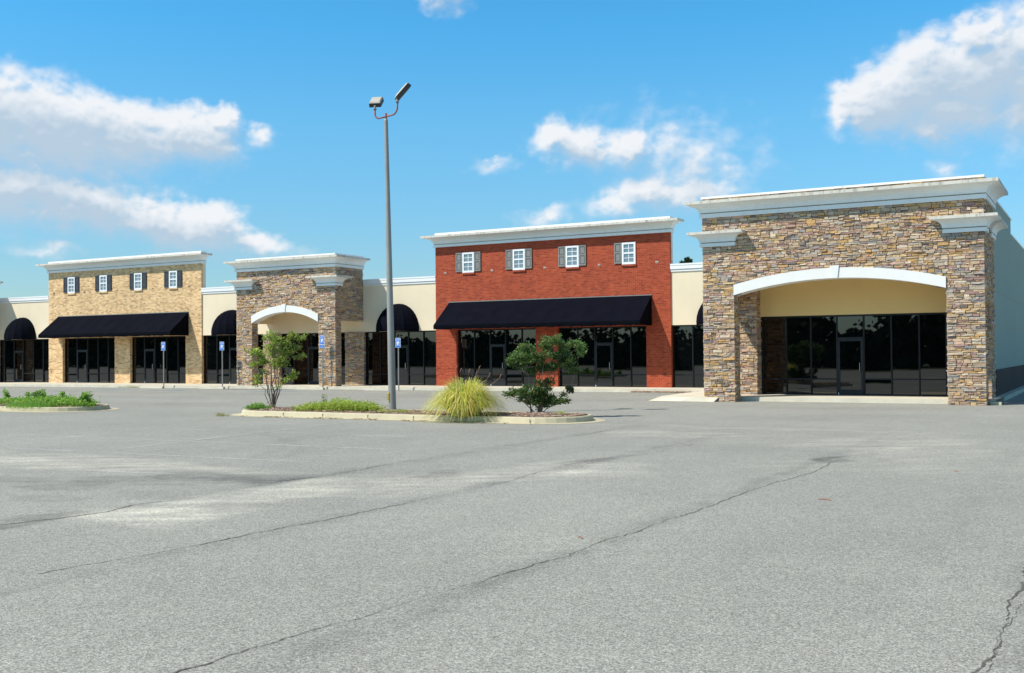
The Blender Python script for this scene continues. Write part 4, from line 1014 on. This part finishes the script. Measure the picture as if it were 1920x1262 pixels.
# ------------------------------------------------------------------ far wood behind the camera (seen mirrored in the shop glass) and tree beyond the shops
def wood(name, xa, xb, y, n, hf, seed):
    r = random.Random(seed); mb = MB()
    for _ in range(n):
        x = r.uniform(xa, xb); H = hf(x); z = H*r.random()**.75; w = r.uniform(.25, .6)
        if z < H*.6: w *= 1.9
        if z > H*.62 and noise.noise(Vector((x*.6, z*.8, seed))) < -.18: continue
        yy = y+r.uniform(-5, 5); a = r.uniform(0, 3.14); tl = r.uniform(-.8, .8)
        u = Vector((math.cos(a), math.sin(a)*.6, 0))*w; v = Vector((0, math.sin(tl), math.cos(tl)))*w*.7; p = Vector((x, yy, z+.1))
        g = r.uniform(.6, 1.25); mb.face([p-u, p-v, p+u, p+v], 'wood_green', (.035*g, .055*g, .022*g))
    return mb.build(name)
def treeh(x):
    b = 2.7+1.3*noise.noise(Vector((x*.09, 1, 1)))+1.7*abs(noise.noise(Vector((x*.31, 5, 2))))+.7*noise.noise(Vector((x*1.1, 3, 2)))
    if x < -95: b += min(5.0, (-95-x)*.35)
    if -112 < x < -104: b -= 1.5
    for c, w, h_ in ((-73, 3, 2.0), (-60.5, 1.6, 2.0), (-55, 1.2, 2.2), (-49, 2.2, 2.6), (-27, 1.6, 4.5), (-18.5, 2.6, 5.5), (-13, 4, 5), (-88, 3, 1.5), (-43, 2, 2)):
        b += h_*math.exp(-((x-c)/w)**2)
    return max(2.2, b)
tag(wood('tree_line', -215, 30, -33, 30000, treeh, 3), 'dense line of dark trees across the road, mirrored in the shop windows', 'trees', kind='stuff')
mb = MB(); mb.face([(-900,-900,.01),(900,-900,.01),(900,-20,.01),(-900,-20,.01)], 'grass_ground'); tag(mb.build('grass_verge'), kind='structure')
def far_tree(base, h, seed):
    r = random.Random(seed); t = thing('pine_tree', 'dark tree whose pointed tops just show above the narrow cream wall', 'tree', base); B = Vector(base)
    tr = MB(); tr.tube([B, B+Vector((0,0,h*.9))], [.25, .05], 'bark', 7); tr.build('trunk', t); c = MB()
    for sx, hh in ((-2.0, h*.955), (-1.15, h*.975), (-.3, h*.99), (.1, h*1.03), (.3, h*1.01), (1.7, h*1.0), (1.2, h*.95)):
        for _ in range(900):
            z = hh-abs(r.gauss(0, 1))*hh*.25; k = (hh-z)*.33+.04
            p = B+Vector((sx+r.gauss(0, k*.5), r.gauss(0, k*.5), z)); leaf(c, p, Vector((r.uniform(-1,1), r.uniform(-1,1), r.uniform(-.2,.8))), .28, .12, vary((.045,.085,.03), r), r)
    c.build('crown', t)
far_tree((-28.6, 79, 0), 8.75, 8)

# ------------------------------------------------------------------ camera
cam = bpy.data.cameras.new('camera'); co = bpy.data.objects.new('camera', cam); COL.objects.link(co)
cam.sensor_width = 36; cam.sensor_fit = 'HORIZONTAL'; cam.lens = 37.7714; cam.clip_start = .1; cam.clip_end = 5000
co.location = (0, 0, 1.7); co.rotation_euler = (R(90.95217), R(.48363), R(29.13756)); sc.camera = co

# ------------------------------------------------------------------ sun and sky
sd = Vector((.90, 1.0, -1.57)).normalized()      # direction the light travels
elev = math.asin(-sd.z); az = math.atan2(-sd.x, -sd.y)     # compass-like azimuth of the sun from +Y towards +X
L = bpy.data.lights.new('sun', 'SUN'); lo_ = bpy.data.objects.new('sun', L); COL.objects.link(lo_)
L.energy = 5.0; L.angle = R(.53); L.color = (1, .955, .865); lo_.rotation_euler = sd.to_track_quat('-Z', 'Y').to_euler(); lo_.location = (-20, -10, 30)

w = bpy.data.worlds.new('World'); sc.world = w; w.use_nodes = True; nt = w.node_tree; nt.nodes.clear()
out = N(nt, 'ShaderNodeOutputWorld'); bg = N(nt, 'ShaderNodeBackground'); nt.links.new(bg.outputs[0], out.inputs[0]); SK = .125
bg.inputs[1].default_value = SK
sky = N(nt, 'ShaderNodeTexSky'); sky.sky_type = 'NISHITA'; sky.sun_disc = False; sky.sun_elevation = elev; sky.sun_rotation = az % (2*math.pi)
sky.altitude = 50; sky.air_density = 1.0; sky.dust_density = .6; sky.ozone_density = 2.0
tc = N(nt, 'ShaderNodeTexCoord'); sep = N(nt, 'ShaderNodeSeparateXYZ'); nt.links.new(tc.outputs['Generated'], sep.inputs[0])
eln = math_(nt, 'MULTIPLY', math_(nt, 'ARCSINE', sep.outputs[2]), 180/math.pi)
# sky tint: deepen the blue with height
tint = N(nt, 'ShaderNodeValToRGB'); nt.links.new(maprange(nt, eln, 0, 45), tint.inputs[0])
e = tint.color_ramp.elements; e[0].position = 0; e[0].color = (.72, .92, 1.03, 1); e[1].position = 1; e[1].color = (.52, .58, .60, 1)

for p_, c_ in ((.11, (.66, .985, 1.13)), (.267, (.60, 1.235, 1.40)), (.378, (.43, 1.30, 1.57)), (.50, (.40, 1.25, 1.55)), (.78, (.52, .62, .66))):
    x_ = e.new(p_); x_.color = (*c_, 1)
skc = mix(nt, 1.0, sky.outputs[0], tint.outputs[0], 'MULTIPLY')
nt.links.new(skc, bg.inputs[0])


# ------------------------------------------------------------------ clouds: a far sky shell whose density is computed per vertex
import numpy as np
def perlin(x, y, seed):
    rs = np.random.RandomState(seed); ang = rs.rand(256, 256)*2*np.pi; gx_, gy_ = np.cos(ang), np.sin(ang)
    xi = np.floor(x).astype(int); yi = np.floor(y).astype(int); xf = x-xi; yf = y-yi
    u = xf*xf*xf*(xf*(xf*6-15)+10); v = yf*yf*yf*(yf*(yf*6-15)+10)
    def g(a, b, dx, dy): a = a & 255; b = b & 255; return gx_[a, b]*dx+gy_[a, b]*dy
    n00 = g(xi, yi, xf, yf); n10 = g(xi+1, yi, xf-1, yf); n01 = g(xi, yi+1, xf, yf-1); n11 = g(xi+1, yi+1, xf-1, yf-1)
    return (n00*(1-u)+n10*u)*(1-v)+(n01*(1-u)+n11*u)*v
def fbm(x, y, seed, octs=7, rough=.55):
    a = 1; t = 0*x; s_ = 0
    for i in range(octs): t = t+a*perlin(x*2**i+17*i, y*2**i-9*i, seed+i); s_ += a; a *= rough
    return t/s_*1.6
def sstep(a, b, x): t = np.clip((x-a)/(b-a), 0, 1); return t*t*(3-2*t)
BL = [(-56,11.2,5.0,2.3,0,1), (-52,11.0,3.6,2.1,-8,1), (-48.6,11.0,3.0,1.5,-14,1), (-45.6,11.0,2.2,1.4,-5,1), (-44.6,12.1,.8,.7,0,.8), (-42.1,11.1,.8,.55,0,.55),
      (-54,8.0,3.8,1.6,-4,.95), (-50.8,7.5,3.2,1.35,-10,.95), (-47.6,6.7,2.8,1.15,-12,.9), (-45.2,6.4,2.4,1.25,-6,.95), (-42.4,5.7,2.0,.6,-8,.6), (-51.0,9.6,2.6,.75,-8,.55), (-52.6,5.3,1.3,.35,0,.4),
      (-27.0,11.4,1.3,.8,-6,.72), (-25.3,10.8,1.5,.9,-10,.72), (-22.9,10.5,1.2,.8,0,.72), (-20.3,10.2,2.2,1.2,-8,.2), (-21.6,8.3,1.7,1.0,0,.75), (-19.3,8.2,2.2,.9,6,.65), (-23.4,7.6,1.2,.5,0,.5), (-27.4,7.2,1.1,.45,0,.4), (-30.2,9.95,1.1,.3,-6,.4),
      (-10.6,12.0,1.9,1.2,0,1), (-8.6,12.7,2.8,2.0,8,1), (-5.6,13.2,3.4,2.3,8,1), (-2.0,12.7,4,3.2,0,1), (-6.5,11.6,3.0,1.3,0,.95), (-5.4,15.3,1.0,.7,0,.9), (-11.5,13.3,.8,.35,0,.4), (-7.9,11.0,2.6,.7,0,.7), (-7.2,8.8,.8,.5,0,.35), (-32.6,18.8,1.3,.9,0,.8)]

def cloud_density(A, E_):
    wx = A+fbm(A*.42, E_*.55, 3)*1.2+fbm(A*1.7, E_*1.9, 40, 5)*.28; wy = E_+fbm(A*.42+50, E_*.55, 11)*.8+fbm(A*1.7, E_*1.9, 60, 5)*.24
    acc = None
    for (a, e_, rx, ry, rot, st) in BL:
        c, s_ = math.cos(R(rot)), math.sin(R(rot)); dx, dy = wx-a, wy-e_; p = (dx*c+dy*s_)/rx; q = (-dx*s_+dy*c)/ry
        v = (1.12-np.sqrt(p*p+q*q))*st
        acc = v if acc is None else np.logaddexp(acc*7, v*7)/7
    return acc+.20+fbm(A*.8, E_*1.2, 77, 8, .50)*.30
def build_clouds(a0, a1, e0, e1, st):
    na = int((a1-a0)/st)+1; ne = int((e1-e0)/st)+1; A, E_ = np.meshgrid(np.linspace(a0, a1, na), np.linspace(e0, e1, ne))
    d0 = cloud_density(A, E_); d1 = cloud_density(A-.5, E_+.9); d2 = cloud_density(A-.12, E_+.28); d3 = cloud_density(A, E_-.7)
    sh = 1.05*sstep(-.15, .95, d1)+np.clip((d2-d0)*1.1, -.2, .35); sh = np.clip(sh, 0, 1)
    under = sstep(.5, -.2, d3)                       # near the flat underside: soft and thin
    alpha = sstep(-.14, .50+.55*sh+.6*under, d0)*.95
    top = np.array((.92, .935, .96)); low = np.array((.50, .62, .74))
    colr = top[None, None, :]*(1-sh[..., None])+low[None, None, :]*sh[..., None]
    D = 3000.0; ar, er = np.radians(A), np.radians(E_)
    co_ = np.stack([D*np.sin(ar)*np.cos(er), D*np.cos(ar)*np.cos(er), D*np.sin(er)], -1).reshape(-1, 3)
    idx = np.arange(na*ne).reshape(ne, na); F = np.stack([idx[:-1, :-1], idx[:-1, 1:], idx[1:, 1:], idx[1:, :-1]], -1).reshape(-1, 4)
    am = alpha.reshape(-1); keep = am[F].max(1) > .004; F = F[keep]
    used = np.unique(F); remap = -np.ones(na*ne, int); remap[used] = np.arange(len(used)); F = remap[F]
    me = bpy.data.meshes.new('clouds'); me.vertices.add(len(used)); me.vertices.foreach_set('co', co_[used].astype('f').ravel())
    me.loops.add(F.size); me.loops.foreach_set('vertex_index', F.astype('i').ravel()); me.polygons.add(len(F)); me.polygons.foreach_set('loop_start', np.arange(0, F.size, 4, dtype='i')); me.update(calc_edges=True)
    ca = me.color_attributes.new('Col', 'FLOAT_COLOR', 'POINT'); ca.data.foreach_set('color', np.concatenate([colr.reshape(-1, 3), am[:, None]], 1)[used].astype('f').ravel())
    m = bpy.data.materials.new('cloud'); m.use_nodes = True; t = m.node_tree; t.nodes.clear(); o = N(t, 'ShaderNodeOutputMaterial'); a = N(t, 'ShaderNodeVertexColor'); a.layer_name = 'Col'
    em = N(t, 'ShaderNodeEmission'); tr = N(t, 'ShaderNodeBsdfTransparent'); mx = N(t, 'ShaderNodeMixShader'); t.links.new(a.outputs[0], em.inputs[0]); t.links.new(a.outputs[1], mx.inputs[0]); t.links.new(tr.outputs[0], mx.inputs[1]); t.links.new(em.outputs[0], mx.inputs[2]); t.links.new(mx.outputs[0], o.inputs[0])
    m.cycles.emission_sampling = 'NONE'; me.materials.append(m)
    ob = bpy.data.objects.new('clouds', me); COL.objects.link(ob); tag(ob, kind='structure')
build_clouds(-64, 6, 1.5, 23, .06)

sc.view_settings.view_transform = 'Standard'; sc.view_settings.look = 'None'; sc.view_settings.exposure = 0; sc.view_settings.gamma = 1
sc.render.engine = 'CYCLES'
sc.cycles.use_denoising = True
